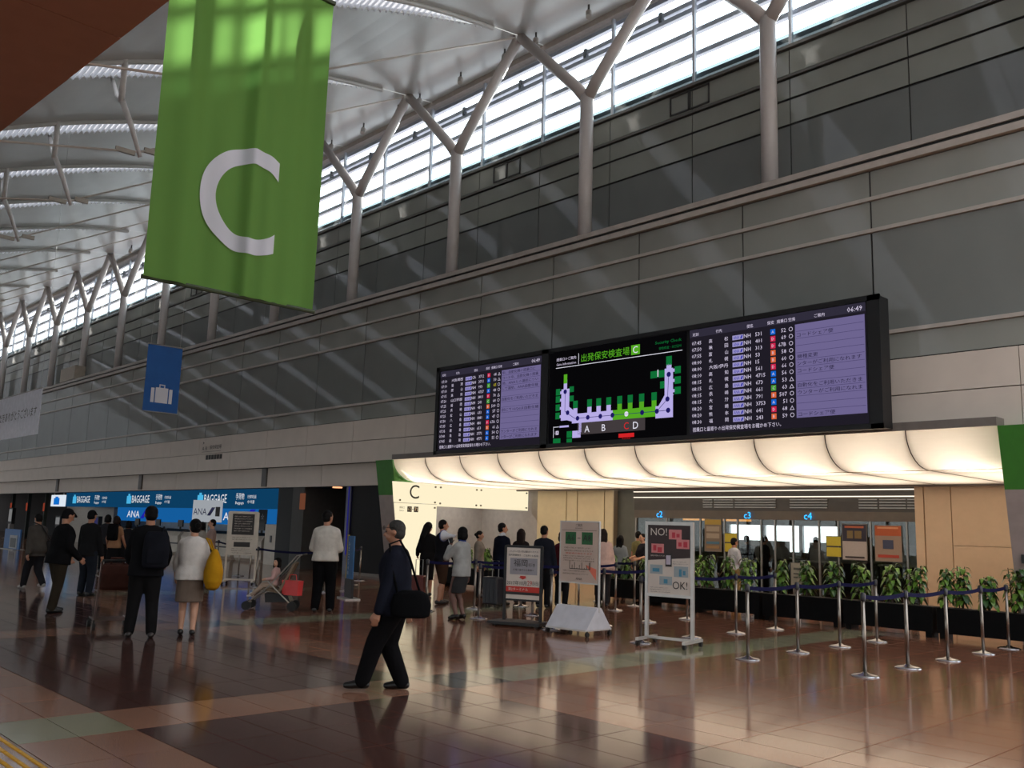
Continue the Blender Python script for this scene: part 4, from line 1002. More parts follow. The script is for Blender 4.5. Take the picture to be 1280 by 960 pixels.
def plant(x, y, z, h, label, seed, dense=1.0, M=None):
    R_ = random.Random(seed); t = empty('leafy_plant', (x, y, z)); tag(t, label, 'plant', 'plants in the planter boxes')
    st_ = MB(); fo = MB()
    for s_ in range(3):
        a = R_.uniform(0, 2 * pi); ox, oy = .05 * math.cos(a), .05 * math.sin(a); hh = h * R_.uniform(.75, .98)
        st_.tube([(ox, oy, 0), (ox * 1.5, oy * 1.5, hh * .5), (ox * 2, oy * 2, hh)], [.012, .010, .006], 6)
        n = int(24 * dense)
        for i in range(n):
            zt = .10 * h + (hh * .95 - .10 * h) * i / (n - 1); an = i * 2.4 + R_.uniform(-.4, .4) + s_
            Lf = (.15 - .03 * i / n) * R_.uniform(.8, 1.2); wd = Lf * .30
            fx, fy = math.cos(an), math.sin(an); px, py = -fy, fx
            b0 = Vector((ox * (1 + zt / h), oy * (1 + zt / h), zt)); pts = []
            for (u, dz, ww) in ((0, 0, .05), (.3, .045, .8), (.6, .03, 1.0), (.85, -.05, .6), (1.0, -.11, .03)):
                c_ = b0 + Vector((fx, fy, 0)) * Lf * u + Vector((0, 0, dz * Lf / .19))
                pts += [c_ + Vector((px, py, 0)) * wd * ww, c_ - Vector((0, 0, .012 * ww)), c_ - Vector((px, py, 0)) * wd * ww]
            fs = []
            for q in range(4):
                k = q * 3; fs += [(k, k + 1, k + 4, k + 3), (k + 1, k + 2, k + 5, k + 4)]
            fo.cur = 0 if R_.random() < .6 else 1
            fo.add(pts, fs)
    st_.build('stem', M_STEM, t); tag(fo.build('foliage', [M_LEAF, M_LEAF2], t, smooth=True), kind='stuff')
for i, xx in enumerate((-6.52 + .25, -6.11 + .1, -5.60, -5.15)):
    plant(xx - .0, 15.93, .5, .72, 'upright leafy plant in front of the beige wall, %s from the right' % ['fourth', 'third', 'second', 'first'][i], 20 + i)
for i, xx in enumerate((-11.02, -10.5, -10.0, -9.37, -8.78, -8.22, -7.69, -7.2, -6.75)):
    plant(xx, 15.97, .5, .70 + .04 * (i % 3), 'leafy green plant in the row before the lane glass, %s from the left' % ORD[i], 40 + i)
for i, (xx, yy) in enumerate(((-14.2, 16.72), (-13.67, 16.72), (-13.2, 16.72), (-12.4, 16.5), (-11.7, 16.5))):
    plant(xx, yy, .5, .58, 'bushy plant in the rear planters behind the sign stands, %s from the left' % ORD[i], 60 + i, 1.4)
for i, xx in enumerate((-19.2, -18.6, -18.1, -17.8)):
    plant(xx, 16.12, .5, .6, 'bushy plant behind the uniformed woman, %s from the left' % ORD[i], 80 + i, 1.4)

# ================================================================ SIGN STANDS
M_ALU = mat('pale aluminium', (186, 182, 178), 0.35, 0.5); M_RUB = mat('black rubber', (20, 20, 20), .6); M_PAPER = mat('white poster paper', (208, 196, 186), .5, var=.03)
M_TX = mat('dark print', (44, 40, 40), .6, var=0); M_TXR = mat('red print', (190, 50, 40), .6, var=0)
def caster(t, x, y):
    MB().tube([(x - .02, y, .035), (x + .02, y, .035)], .035, 10).tube([(x, y, .035), (x, y, .085)], .012, 6).build('caster', M_RUB, t)
FX = lambda a: (math.cos(a), math.sin(a))
def lines_of(mb, x0, x1, z, n, dz, h=.014, y=-.032, R_=rnd):
    """small text lines as real lettering"""
    for i in range(n): text(mb, ('お客様へのお知らせご案内を申し上げます', '各航空会社の手続きはこちらでどうぞ', 'ご協力をお願いいたします保安検査場')[i % 3], (x0, y, z - dz * i), UX, UZ, h=h, w=(x1 - x0) * (1 if i % 3 else .9))
# black framed sign: 福岡
rz = math.radians(21)
t = empty('poster_stand', (-11.05, 10.78, 0), rz); tag(t, 'black framed poster stand dated 2017 on a low black base', 'sign stand')
for xx in (-.33, .33): MB().box(xx - .022, xx + .022, -.02, .02, .08, 1.30).build('upright', M_BLK, t)
MB().box(-.33, .33, -.02, .02, 1.27, 1.31).build('top_bar', M_BLK, t); MB().box(-.33, .33, -.02, .02, .40, .43).build('lower_bar', M_BLK, t)
MB().box(-.52, .42, -.26, .26, .03, .075).build('base', M_BLK, t)
for xx, yy in ((-.45, -.2), (.35, -.2), (-.45, .2), (.35, .2)): MB().tube([(xx, yy, 0), (xx, yy, .03)], .03, 8).build('foot', M_RUB, t)
pb = MB().box(-.305, .305, -.015, .01, .43, 1.27).build('poster', M_PAPER, t)
a_, r_, g_ = MB(), MB(), MB()
text(a_, 'これからの空の旅は第2ターミナル', (-.27, -.02, 1.19), UX, UZ, h=.035, w=.54); text(a_, '国内線乗継ぎ・ご出発のお客様', (-.27, -.02, 1.13), UX, UZ, h=.035, w=.54)
g_.box(-.24, .26, -.019, -.016, .83, 1.10)
text(a_, '福岡', (-.17, -.022, .96), UX, UZ, h=.12, w=.25, res=2); text(a_, '行き', (.10, -.022, .96), UX, UZ, h=.06); text(a_, 'お乗り継ぎのお客様へ', (-.18, -.022, .89), UX, UZ, h=.035, w=.38)
r_.box(-.05, .05, -.019, -.016, .785, .81); r_.add([(-.08, -.018, .785), (.08, -.018, .785), (0, -.018, .75)], [(0, 1, 2)])
text(a_, '2017年10月', (-.29, -.02, .655), UX, UZ, h=.075, w=.36, res=2); text(r_, '29', (.085, -.02, .655), UX, UZ, h=.08, w=.085, res=2); text(a_, '日(日)', (.18, -.02, .655), UX, UZ, h=.07, w=.11)
r_.box(-.305, .305, -.019, -.016, .545, .635); g2 = MB().box(-.305, .305, -.019, -.016, .50, .545)
w2 = MB(); text(w2, '第2ターミナル', (-.26, -.022, .565), UX, UZ, h=.05, w=.36)
g_.build('photo_block', mat('grey print block', (150, 146, 152), .6, var=.1), pb); a_.build('lettering', M_TX, pb); r_.build('red_print', M_TXR, pb); g2.build('dark_print', M_TX, pb); w2.build('white_lettering', M_PAPER, pb)
# white sign with slanted foot
rz = math.radians(2)
t = empty('information_stand', (-9.81, 10.80, 0), rz); tag(t, 'white information stand with two green squares and a slanted white foot', 'sign stand')
for xx in (-.40, .40): MB().tube([(xx, 0, .35), (xx, 0, 1.72)], .018, 8).build('upright', M_ALU, t)
MB().prism([(-.30, .10), (-.05, .42), (.05, .42), (.30, .10)], 'x', -.41, .41).build('slanted_foot', mat('white foot sheet', (196, 194, 200), .5), t)
MB().box(-.40, .40, -.32, .32, .08, .105).build('base', M_ALU, t)
for xx, yy in ((-.4, -.27), (.4, -.27), (-.4, .27), (.4, .27)): caster(t, xx, yy)
pb = MB().box(-.38, .38, -.025, .02, .78, 1.72).build('board', mat('pinkish white board', (200, 178, 164), .5, var=.03), t)
MB().box(-.40, .40, -.03, .025, .765, .785).build('frame_bar', M_ALU, t); MB().box(-.40, .40, -.03, .025, 1.715, 1.735).build('frame_bar', M_ALU, t)
a_, g_, r_, o_ = MB(), MB(), MB(), MB(); y_ = -.030
text(a_, 'ご案内', (0, y_, 1.645), UX, UZ, h=.045, align='c'); text(a_, 'Information', (0, y_, 1.61), UX, UZ, h=.022, align='c'); a_.box(-.36, .36, -.028, -.026, 1.585, 1.59)
g_.box(-.28, -.06, -.029, -.026, 1.37, 1.56); g_.box(.06, .28, -.029, -.026, 1.37, 1.56)
text(a_, 'A6', (-.17, -.033, 1.42), UX, UZ, h=.10, align='c'); text(a_, 'A8', (.17, -.033, 1.42), UX, UZ, h=.10, align='c'); a_.box(-.03, .03, -.029, -.026, 1.46, 1.47)
lines_of(a_, -.30, .30, 1.30, 2, .045, .026); text(r_, '検査場が変わります', (-.27, y_, 1.215), UX, UZ, h=.026, w=.55); lines_of(a_, -.32, .32, 1.175, 3, .035, .020)
o_.add([(.14, -.029, 1.06), (.36, -.029, 1.0), (.36, -.029, .83)], [(0, 2, 1)])
for q in range(9): a_.tube([(-.18 + .05 * q, -.029, .99), (-.18 + .05 * q, -.029, 1.01 + .04 * ((q * 7) % 3))], .005, 4)
a_.tube([(-.18, -.029, .99), (.24, -.029, .99)], .005, 4); a_.tube([(-.18, -.029, .99), (-.18, -.029, 1.11)], .005, 4); a_.tube([(.24, -.029, .99), (.24, -.029, 1.10)], .005, 4)
lines_of(a_, -.32, .2, .945, 2, .045, .022); text(a_, 'ANA', (-.05, y_, .82), UX, UZ, h=.035, w=.13)
a_.build('lettering', M_TX, pb); g_.build('green_square', mat('green print', (36, 96, 54), .6), pb); r_.build('red_lettering', M_TXR, pb); o_.build('orange_wedge', mat('salmon print', (226, 120, 96), .6), pb)
# NO / OK poster stand
rz = math.atan2(0.13, 0.69)
t = empty('poster_stand', (-8.10, 10.84, 0), rz); tag(t, 'silver wheeled poster stand reading NO! above and OK! below', 'sign stand')
for xx in (-.36, .36):
    MB().box(xx - .022, xx + .022, -.022, .022, .09, 1.74).build('upright', M_ALU, t); MB().box(xx - .022, xx + .022, -.30, .30, .07, .11).build('foot_bar', M_ALU, t)
    for yy in (-.27, .27): caster(t, xx, yy)
MB().box(-.36, .36, -.018, .018, .085, .12).build('cross_bar', M_ALU, t); MB().box(-.38, .38, -.025, .025, 1.70, 1.75).build('top_bar', M_ALU, t); MB().box(-.38, .38, -.025, .025, .68, .72).build('lower_bar', M_ALU, t)
pb = MB().box(-.335, .335, -.015, .01, .72, 1.70).build('poster', M_PAPER, t)
d_, w_2, p_, b_2, g_ = MB(), MB(), MB(), MB(), MB()
d_.add([(-.335, -.018, 1.19), (.335, -.018, 1.245), (.335, -.018, 1.70), (-.335, -.018, 1.70)], [(0, 1, 2, 3)])
text(w_2, 'NO!', (-.29, -.022, 1.55), UX, UZ, h=.105, w=.26, res=3); text(w_2, '検査場内で充電をしないでください', (-.29, -.022, 1.25), UX, UZ, h=.02, w=.24)
for q in ((.00, .20, 1.50, 1.64), (.12, .32, 1.37, 1.50), (-.28, -.08, 1.30, 1.43)): p_.box(q[0], q[1], -.021, -.019, q[2], q[3])
rr_ = MB()
for q in ((.05, .10, 1.52, 1.60), (.12, .17, 1.53, 1.58), (.15, .20, 1.40, 1.46), (.23, .29, 1.39, 1.47), (-.25, -.20, 1.33, 1.41), (-.18, -.11, 1.31, 1.38)): rr_.box(q[0], q[1], -.023, -.021, q[2], q[3])
for q in ((-.30, -.10, 1.00, 1.13), (.08, .30, .97, 1.12), (-.15, .05, .85, .97)): g_.box(q[0], q[1], -.019, -.016, q[2], q[3])
for q in ((-.26, -.15, 1.03, 1.08), (.16, .20, .98, 1.08), (.22, .26, 1.0, 1.06), (-.08, -.02, .87, .93)): b_2.box(q[0], q[1], -.021, -.019, q[2], q[3])
d2_ = MB(); d2_.box(-.055, .045, -.023, -.018, 1.11, 1.30); text(d2_, 'OK!', (.06, -.02, .80), UX, UZ, h=.105, w=.23, res=3); lines_of(d2_, .06, .30, 1.175, 2, .03, .016, -.02); lines_of(d2_, -.3, .02, .80, 3, .03, .014, -.02)
ph = MB().box(-.04, .03, -.026, -.022, 1.14, 1.27)
d_.build('dark_field', mat('dark maroon print', (52, 36, 36), .5), pb); w_2.build('lettering', M_PAPER, pb); p_.build('pink_block', mat('pink print', (206, 130, 130), .6), pb); rr_.build('red_block', mat('crimson print', (186, 56, 70), .6), pb); g_.build('pale_block', mat('pale blue print', (150, 160, 164), .6), pb); b_2.build('blue_block', mat('blue print', (70, 130, 156), .6), pb); d2_.build('dark_lettering', M_TX, pb); ph.build('phone_screen', mat('pale lilac print', (190, 180, 196), .6), pb)
# left sign stand
rz = math.radians(52)
t = empty('information_stand', (-21.4, 11.0, 0), rz); tag(t, 'tall white wheeled notice stand beside the check-in queue', 'sign stand')
for xx in (-.36, .36):
    MB().box(xx - .022, xx + .022, -.022, .022, .09, 1.78).build('upright', M_CTRW, t); MB().box(xx - .03, xx + .03, -.3, .3, .07, .11).build('foot_bar', M_CTRW, t)
    for yy in (-.27, .27): caster(t, xx, yy)
MB().box(-.38, .38, -.02, .02, .1, .14).build('cross_bar', M_CTRW, t)
pb = MB().box(-.36, .36, -.02, .015, .72, 1.80).build('board', M_CTRW, t); d_ = MB().box(-.27, .27, -.025, -.02, 1.22, 1.74); w_2 = MB(); lines_of(w_2, -.22, .22, 1.66, 7, .06, .028, -.028)
d2_ = MB(); lines_of(d2_, -.25, .25, 1.14, 2, .05, .028, -.024); d2_.box(-.2, .2, -.024, -.021, .92, 1.04); lines_of(d2_, -.25, .25, .86, 3, .05, .024, -.024)
d_.build('dark_notice', M_TX, pb); w_2.build('lettering', M_PAPER, pb); d2_.build('dark_lettering', M_TX, pb)
# hanging airline sign
t = empty('logo_sign', (-29.9, 14.0, 0), math.radians(16)); tag(t, 'white square ANA sign on a thin pole by the check-in staff', 'sign')
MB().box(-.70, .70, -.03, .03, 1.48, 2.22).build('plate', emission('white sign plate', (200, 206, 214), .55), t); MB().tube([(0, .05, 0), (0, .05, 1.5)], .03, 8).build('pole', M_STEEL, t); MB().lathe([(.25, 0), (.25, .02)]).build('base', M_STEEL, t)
lg = MB(); text(lg, 'ANA', (-.65, -.035, 1.72), UX, UZ, h=.22, w=.66, res=2); lg.add([(.03, -.035, 1.70), (.2, -.035, 1.70), (.42, -.035, 1.98), (.25, -.035, 1.98)], [(0, 1, 2, 3)]); lg.build('lettering', mat('navy print', (26, 28, 100), .5), t)
MB().box(.44, .65, -.036, -.03, 1.68, 2.0).build('emblem_plate', M_TX, t)
# blue roll-up stand, turned edge-on
t = empty('rollup_stand', (-16.70, 11.12, 0), math.radians(-18)); tag(t, 'narrow blue roll-up stand with white lettering behind the man in the grey shirt', 'sign stand')
MB().box(-.24, .24, -.01, .01, .42, 1.32).build('sheet', mat('blue sheet', (26, 96, 150), .5), t); MB().box(-.25, .25, -.03, .03, .02, .42).build('lower_case', M_BLK, t); MB().box(-.26, -.235, -.02, .02, 0, 1.34).build('yellow_edge', mat('yellow edge', (190, 160, 50), .5), t)
MB().box(-.35, .35, -.16, .16, 0, .025).build('base', M_ALU, t)
lg = MB(); text(lg, 'Security', (-.05, -.014, .50), (0, 0, 1), (-1, 0, 0), h=.12, w=.7); lg.build('lettering', mat('white print', (206, 206, 214), 0.6), t)
# ================================================================ PEOPLE
_ts = bpy.data.scenes.new('shaping')
def shaped(mb, name, voxel, M, smooth_it=3):
    """union of overlapping closed shapes -> one continuous smooth surface"""
    me = mb.mesh(name); o = bpy.data.objects.new(name, me); _ts.collection.objects.link(o)
    md = o.modifiers.new('r', 'REMESH'); md.mode = 'VOXEL'; md.voxel_size = voxel; md.use_smooth_shade = True
    sm = o.modifiers.new('s', 'SMOOTH'); sm.factor = 0.5; sm.iterations = smooth_it
    with bpy.context.temp_override(scene=_ts, view_layer=_ts.view_layers[0]): dg = bpy.context.evaluated_depsgraph_get()
    dg.update()
    out = bpy.data.meshes.new_from_object(o.evaluated_get(dg)); out.name = name
    bpy.data.objects.remove(o); bpy.data.meshes.remove(me)
    out.materials.clear(); out.materials.append(M)
    out.polygons.foreach_set('use_smooth', [True] * len(out.polygons))
    return out

def capsule(mb, a, ra, b, rb, seg=12):
    a, b = Vector(a), Vector(b); d = (b - a); L = d.length
    if L < 1e-5: mb.ball(a, ra); return
    d.normalize(); pts, rr = [], []
    for k in (-1.0, -.85, -.5, 0.0): pts.append(a + d * ra * k); rr.append(max(.001, ra * math.sqrt(max(0, 1 - k * k))) if k < 0 else ra)
    for k in (0.0, .5, .85, 1.0): pts.append(b + d * rb * k); rr.append(max(.001, rb * math.sqrt(max(0, 1 - k * k))) if k > 0 else rb)
    mb.tube(pts, rr, seg)
def loft(mb, rings, T, seg=20):
    """rings: (z, half width, half depth, y offset)"""
    vs = []
    for (z, rx, ry, oy) in rings:
        for k in range(seg):
            a = 2 * pi * k / seg; c, s = math.cos(a), math.sin(a)
            e = 0.85
            vs.append(T(Vector((rx * math.copysign(abs(c) ** e, c), oy + ry * math.copysign(abs(s) ** e, s), z))))
    fs = []
    for i in range(len(rings) - 1):
        for k in range(seg): fs.append((i * seg + k, i * seg + (k + 1) % seg, (i + 1) * seg + (k + 1) % seg, (i + 1) * seg + k))
    fs.append(tuple(range(seg))[::-1]); fs.append(tuple((len(rings) - 1) * seg + k for k in range(seg)))
    mb.add(vs, fs)
def ik(a, b, l1, l2, hint):
    a, b, hint = Vector(a), Vector(b), Vector(hint); d = b - a; L = min(d.length, (l1 + l2) * .999)
    u = d.normalized(); b = a + u * L
    x = (l1 * l1 - l2 * l2 + L * L) / (2 * L); h = math.sqrt(max(0, l1 * l1 - x * x))
    n = hint - u * hint.dot(u); n.normalize()
    return a + u * x + n * h, b

SKIN = mat('skin', (168, 118, 92), 0.5, var=.04); SKIN2 = mat('skin light', (190, 142, 116), 0.5, var=.04)
HAIRB = mat('black hair', (12, 10, 10), .6, spec=.12, var=.2, scale=40, bump=.3); HAIRG = mat('greying hair', (52, 50, 48), .6, spec=.15, var=.3, scale=40, bump=.3); HAIRBR = mat('dark brown hair', (32, 21, 17), .6, spec=.15, var=.2, scale=40, bump=.3)
def cloth(nm, rgb): return mat('cloth ' + nm, rgb, .9, spec=.08, var=.14, scale=7, bump=.5)
EYE = mat('dark eye', (20, 16, 14), .3)

def person(x, y, yaw, label, H=1.65, female=False, bulk=1.0, lean=0, headyaw=0, headpitch=0, feet=None, hands=None, top=None, bottom=None, hair='short', haircol=None, shoes=(20, 20, 22), skin=None, vox=.016, sit=None, heel=0.0, knee_hint=(0, 1, 0), z0=0.0, hs=1.0, group='travellers and staff'):
    """top = dict(col, sleeve 0..1, hem); bottom = dict(kind, col, hem). Returns the root; hands / feet in units of H, x right, y forward"""
    t = empty('person', (x, y, z0), math.radians(yaw)); tag(t, label, 'person', group)
    skin = skin or SKIN; haircol = haircol or HAIRB
    la = math.radians(lean); PZ = .52
    if sit is not None: PZ = sit
    def TL(p):            # torso frame -> local (units of H), bending about the pelvis
        dz = p.z - .52; v = Vector((p.x, p.y, 0))
        return Vector((p.x, p.y * math.cos(la) + dz * math.sin(la), PZ + dz * math.cos(la) - p.y * math.sin(la)))
    S = lambda p: Vector(p) * H
    TT = lambda p: S(TL(p))
    sw = .080 if female else .091; sw *= (bulk + 1) / 2; hw = .050
    feet = feet or ((-.055, 0, 0), (.055, 0, 0))
    hands = hands or ((-.155, .03, .43), (.155, .03, .43))
    LEG = .2315
    if sit is None:
        for f, sx_ in zip(feet, (-1, 1)):
            dh = math.hypot(f[0] - sx_ * hw, f[1]); PZ = min(PZ, f[2] + .042 + heel + .02 + math.sqrt(max(.01, (2 * LEG * .996) ** 2 - dh * dh)))
    hips = [S((-hw, 0, PZ - .02)), S((hw, 0, PZ - .02))]
    ank = [S((f[0], f[1], f[2] + .042 + heel)) for f in feet]
    kn = []
    for i in (0, 1):
        k, a = ik(hips[i], ank[i], LEG * H, LEG * H, knee_hint); kn.append(k); ank[i] = a
    sh = [TT(Vector((-sw, 0, .790))), TT(Vector((sw, 0, .790)))]
    el, wr = [], []
    for i in (0, 1):
        e, w = ik(sh[i], S(hands[i]), .172 * H, .150 * H, ((-.35 if i == 0 else .35), -1, -.2)); el.append(e); wr.append(w)
    tor = [(.465, .070, .050, 0), (.50, .092, .066, -.004), (.535, .094, .066, -.004), (.60, .076 if female else .082, .054, 0), (.68, .086, .060, .004), (.745, .098 if not female else .090, .066 if not female else .068, .006), (.79, .092, .054, 0), (.82, .062, .042, -.004), (.84, .038, .036, -.004)]
    tor = [(z, rx * bulk, ry * bulk, oy) for z, rx, ry, oy in tor]
    # head frame
    neck = TL(Vector((0, 0, .845))); hc = TL(Vector((0, .008, .932)))
    Rh = Matrix.Rotation(math.radians(headyaw), 3, 'Z') @ Matrix.Rotation(math.radians(headpitch) - la * .35, 3, 'X')
    HS = H * hs; HP = lambda p: S(hc + Rh @ (Vector(p) * hs))
    B = MB()
    loft(B, tor, TT)
    capsule(B, S(neck) - Vector((0, 0, .03 * H)), .036 * H, HP((0, -.012, -.035)), .033 * H)
    RhS = Rh
    B.ball(HP((0, -.004, .010)), (.0455 * HS, .0560 * HS, .0560 * HS), 16, 12, M=RhS)
    B.ball(HP((0, .012, -.026)), (.0360 * HS, .0400 * HS, .0400 * HS), 14, 10, M=RhS)      # jaw
    B.ball(HP((0, .024, -.052)), (.016 * HS, .014 * HS, .013 * HS), 8, 6, M=RhS)             # chin
    capsule(B, HP((0, .050, .006)), .0055 * HS, HP((0, .062, -.016)), .0095 * HS, 8)         # nose
    capsule(B, HP((-.02, .047, .016)), .006 * HS, HP((.02, .047, .016)), .006 * HS, 8)       # brow
    capsule(B, HP((-.011, .049, -.033)), .005 * HS, HP((.011, .049, -.033)), .005 * HS, 8)   # lips
    for s in (-1, 1): B.ball(HP((s * .046, -.004, -.004)), (.007 * HS, .011 * HS, .018 * HS), 8, 6, M=RhS)
    for i in (0, 1):
        capsule(B, TT(Vector((0, -.004, .822))), .034 * H, sh[i], .032 * H * bulk)
        capsule(B, sh[i], .034 * H * bulk, el[i], .027 * H * bulk); capsule(B, el[i], .027 * H * bulk, wr[i], .0175 * H)
        capsule(B, hips[i], .058 * H * bulk, kn[i], .036 * H); capsule(B, kn[i], .036 * H, ank[i], .022 * H)
        capsule(B, kn[i] * .65 + ank[i] * .35 + Vector((0, -.012 * H, 0)), .032 * H, kn[i] * .35 + ank[i] * .65, .026 * H)   # calf
        f = Vector((feet[i][0], feet[i][1], feet[i][2])) * H
        capsule(B, f + Vector((0, -.02 * H, .028 * H + heel * H)), .020 * H, f + Vector((0, .085 * H, .018 * H)), .017 * H)
        # hand: palm, four fingers, thumb
        d = (wr[i] - el[i]).normalized(); s = -1 if i == 0 else 1
        side = d.cross(Vector((s, 0, 0)));
        if side.length < .2: side = d.cross(Vector((0, 0, 1)))
        side.normalize(); nrm = side.cross(d).normalized()
        if nrm.dot(Vector((-s, .0, 0))) < 0: nrm = -nrm                                   # palm faces the body
        fwd = side if side.y > 0 else -side
        pc = wr[i] + d * .03 * H
        for q in (-1, 0, 1): capsule(B, wr[i] + fwd * q * .006 * H, .012 * H, pc + d * .018 * H + fwd * q * .014 * H, .011 * H, 8)
        for q, Lf in zip((-1.5, -.5, .5, 1.5), (.032, .040, .043, .039)):
            r0 = pc + d * .022 * H + fwd * q * .0115 * H; r1 = r0 + d * Lf * .5 * H + nrm * .006 * H; r2 = r1 + d * Lf * .42 * H + nrm * .018 * H
            capsule(B, r0, .0058 * H, r1, .0054 * H, 6); capsule(B, r1, .0054 * H, r2, .0048 * H, 6)
        th0 = wr[i] + d * .014 * H + fwd * .016 * H; th1 = th0 + d * .022 * H + fwd * .016 * H + nrm * .006 * H; th2 = th1 + d * .022 * H + fwd * .002 * H + nrm * .008 * H
        capsule(B, th0, .0075 * H, th1, .0066 * H, 6); capsule(B, th1, .0066 * H, th2, .0056 * H, 6)
    bme = shaped(B, 'body', min(vox, .012), skin, 1)
    bo = bpy.data.objects.new('body', bme); COL.objects.link(bo); bo.parent = t
    def part(nm, mb, M, v=vox, it=3):
        me = shaped(mb, nm, v, M, it); o = bpy.data.objects.new(nm, me); COL.objects.link(o); o.parent = t; return o
    ey = MB()
    for s in (-1, 1): ey.ball(HP((s * .019, .0485, .004)), (.0065 * HS, .004 * HS, .0042 * HS), 8, 6, M=RhS)
    ey.build('eyes', EYE, t)
    # ---- bottoms
    if bottom:
        G = MB(); kd = bottom['kind']
        if kd in ('trousers', 'shorts'):
            hp = [(z, rx + .010, ry + .012, oy) for z, rx, ry, oy in tor if z < .61]; loft(G, hp, TT)
            for i in (0, 1):
                fl = bottom.get('flare', 1.0)
                capsule(G, hips[i], .069 * H * bulk, kn[i], .050 * H * fl)
                if kd == 'trousers': capsule(G, kn[i], .050 * H * fl, ank[i] + (kn[i] - ank[i]) * .02, .040 * H * fl)
        else:
            hem = bottom.get('hem', .27); mid = (kn[0] + kn[1]) / 2 / H; fl = bottom.get('flare', 1.0)
            hp = [(z, rx + .012, ry + .012, oy) for z, rx, ry, oy in tor if .49 < z < .61]
            loft(G, [(hem, .098 * fl, .082 * fl, mid.y * .5)] + [(.40, .104 * (1 + fl) / 2, .082 * (1 + fl) / 2, mid.y * .25)] + hp, TT)
        part(kd, G, cloth(kd + ' %d %d %d' % bottom['col'], bottom['col']))
    # ---- tops
    if top:
        G = MB(); hem = top.get('hem', .47); inf = top.get('inf', .014); sl = top.get('sleeve', 1.0)
        rg = [(hem, .104 * bulk + inf * .6, .076 * bulk + inf * .6, -.002)] + [(z, rx + inf, ry + inf, oy) for z, rx, ry, oy in tor if z > hem + .02 and z < .83] + [(.842, .044, .044, -.006)]
        if top.get('loose'): rg = [(z, rx * (1.12 if z < .72 else 1.04), ry * (1.15 if z < .72 else 1.05), oy) for z, rx, ry, oy in rg]
        loft(G, rg, TT)
        for i in (0, 1):
            r0, r1, r2 = (.032 * bulk + inf * .5) * H, (.027 * bulk + inf * .6) * H, (.020 + inf * .6) * H
            capsule(G, TT(Vector((0, -.004, .820))), (.034 + inf * .6) * H, sh[i], r0)
            if sl > .5:
                k = (sl - .5) * 2; e = el[i] + (wr[i] - el[i]) * min(k, .97)
                capsule(G, sh[i], r0, el[i], r1); capsule(G, el[i], r1, e, r1 + (r2 - r1) * k)
            elif sl > 0: capsule(G, sh[i], r0, sh[i] + (el[i] - sh[i]) * sl * 2, r1)
        part(top.get('name', 'jacket'), G, cloth('top %d %d %d' % top['col'], top['col']))
        if top.get('collar'):
            C_ = MB(); capsule(C_, S(neck) + Vector((0, 0, -.005 * H)), .046 * H, S(neck) + Vector((0, .003 * H, .012 * H)), .043 * H)
            part('collar', C_, cloth('collar %d %d %d' % top['collar'], top['collar']), .012, 2)
        if top.get('stripe'):
            C_ = MB()
            for i in (0, 1):
                o_ = Vector(((-1 if i == 0 else 1) * .050 * H, 0, 0)); capsule(C_, sh[i] + o_ + Vector((0, 0, -.01)), .010, el[i] + o_ * .84, .010, 6); capsule(C_, el[i] + o_ * .84, .010, wr[i] + o_ * .6, .010, 6)
            part('sleeve_stripe', C_, cloth('stripe', top['stripe']), .012, 1)
    # ---- hair
    Hh = MB()
    if hair in ('short', 'cap'):
        Hh.ball(HP((0, -.012, .020)), (.0500 * HS, .0560 * HS, .0535 * HS), 16, 12, M=RhS); Hh.ball(HP((0, -.022, -.006)), (.0470 * HS, .0440 * HS, .0480 * HS), 14, 10, M=RhS)
        if hair == 'cap': capsule(Hh, HP((0, .035, .036)), .022 * HS, HP((0, .075, .026)), .012 * HS)
    elif hair == 'bob':
        Hh.ball(HP((0, -.010, .020)), (.0530 * HS, .0600 * HS, .0560 * HS), 16, 12, M=RhS); Hh.ball(HP((0, -.022, -.026)), (.0560 * HS, .0500 * HS, .0600 * HS), 16, 12, M=RhS)
        for s in (-1, 1): capsule(Hh, HP((s * .046, .006, .01)), .016 * HS, HP((s * .046, .004, -.060)), .014 * HS)
    elif hair == 'long':
        Hh.ball(HP((0, -.010, .020)), (.0520 * HS, .0590 * HS, .0560 * HS), 16, 12, M=RhS)
        for q in (-.03, -.01, .01, .03): capsule(Hh, HP((q, -.036, .01)), .028 * HS, HP((q * 1.15, -.055, -.155)), .018 * HS)
        for s in (-1, 1): capsule(Hh, HP((s * .044, .0, .01)), .016 * HS, HP((s * .046, -.01, -.10)), .013 * HS)
    elif hair == 'bun':
        Hh.ball(HP((0, -.010, .020)), (.0510 * HS, .0580 * HS, .0550 * HS), 16, 12, M=RhS); Hh.ball(HP((0, -.022, -.010)), (.0480 * HS, .0440 * HS, .0480 * HS), 14, 10, M=RhS); Hh.ball(HP((0, -.070, .012)), .026 * HS, 10, 8)
    part('hair' if hair != 'cap' else 'cap', Hh, haircol, min(vox, .012), 2)
    # ---- shoes
    if shoes:
        for i in (0, 1):
            G = MB(); f = Vector(feet[i]) * H
            capsule(G, f + Vector((0, -.022 * H, .026 * H + heel * H * .8)), .026 * H, f + Vector((0, .050 * H, .024 * H + heel * H * .2)), .025 * H); capsule(G, f + Vector((0, .05 * H, .022 * H)), .025 * H, f + Vector((0, .092 * H, .018 * H)), .019 * H)
            if heel: capsule(G, f + Vector((0, -.028 * H, .02 * H)), .012 * H, f + Vector((0, -.028 * H, .008 * H)), .008 * H)
            part('shoe', G, mat('shoe %d %d %d' % shoes, shoes, .4), .010, 1)
    t['_sh'] = [list(sh[0]), list(sh[1])]; t['_wr'] = [list(wr[0]), list(wr[1])]
    return t

V1, V2 = .014, .018
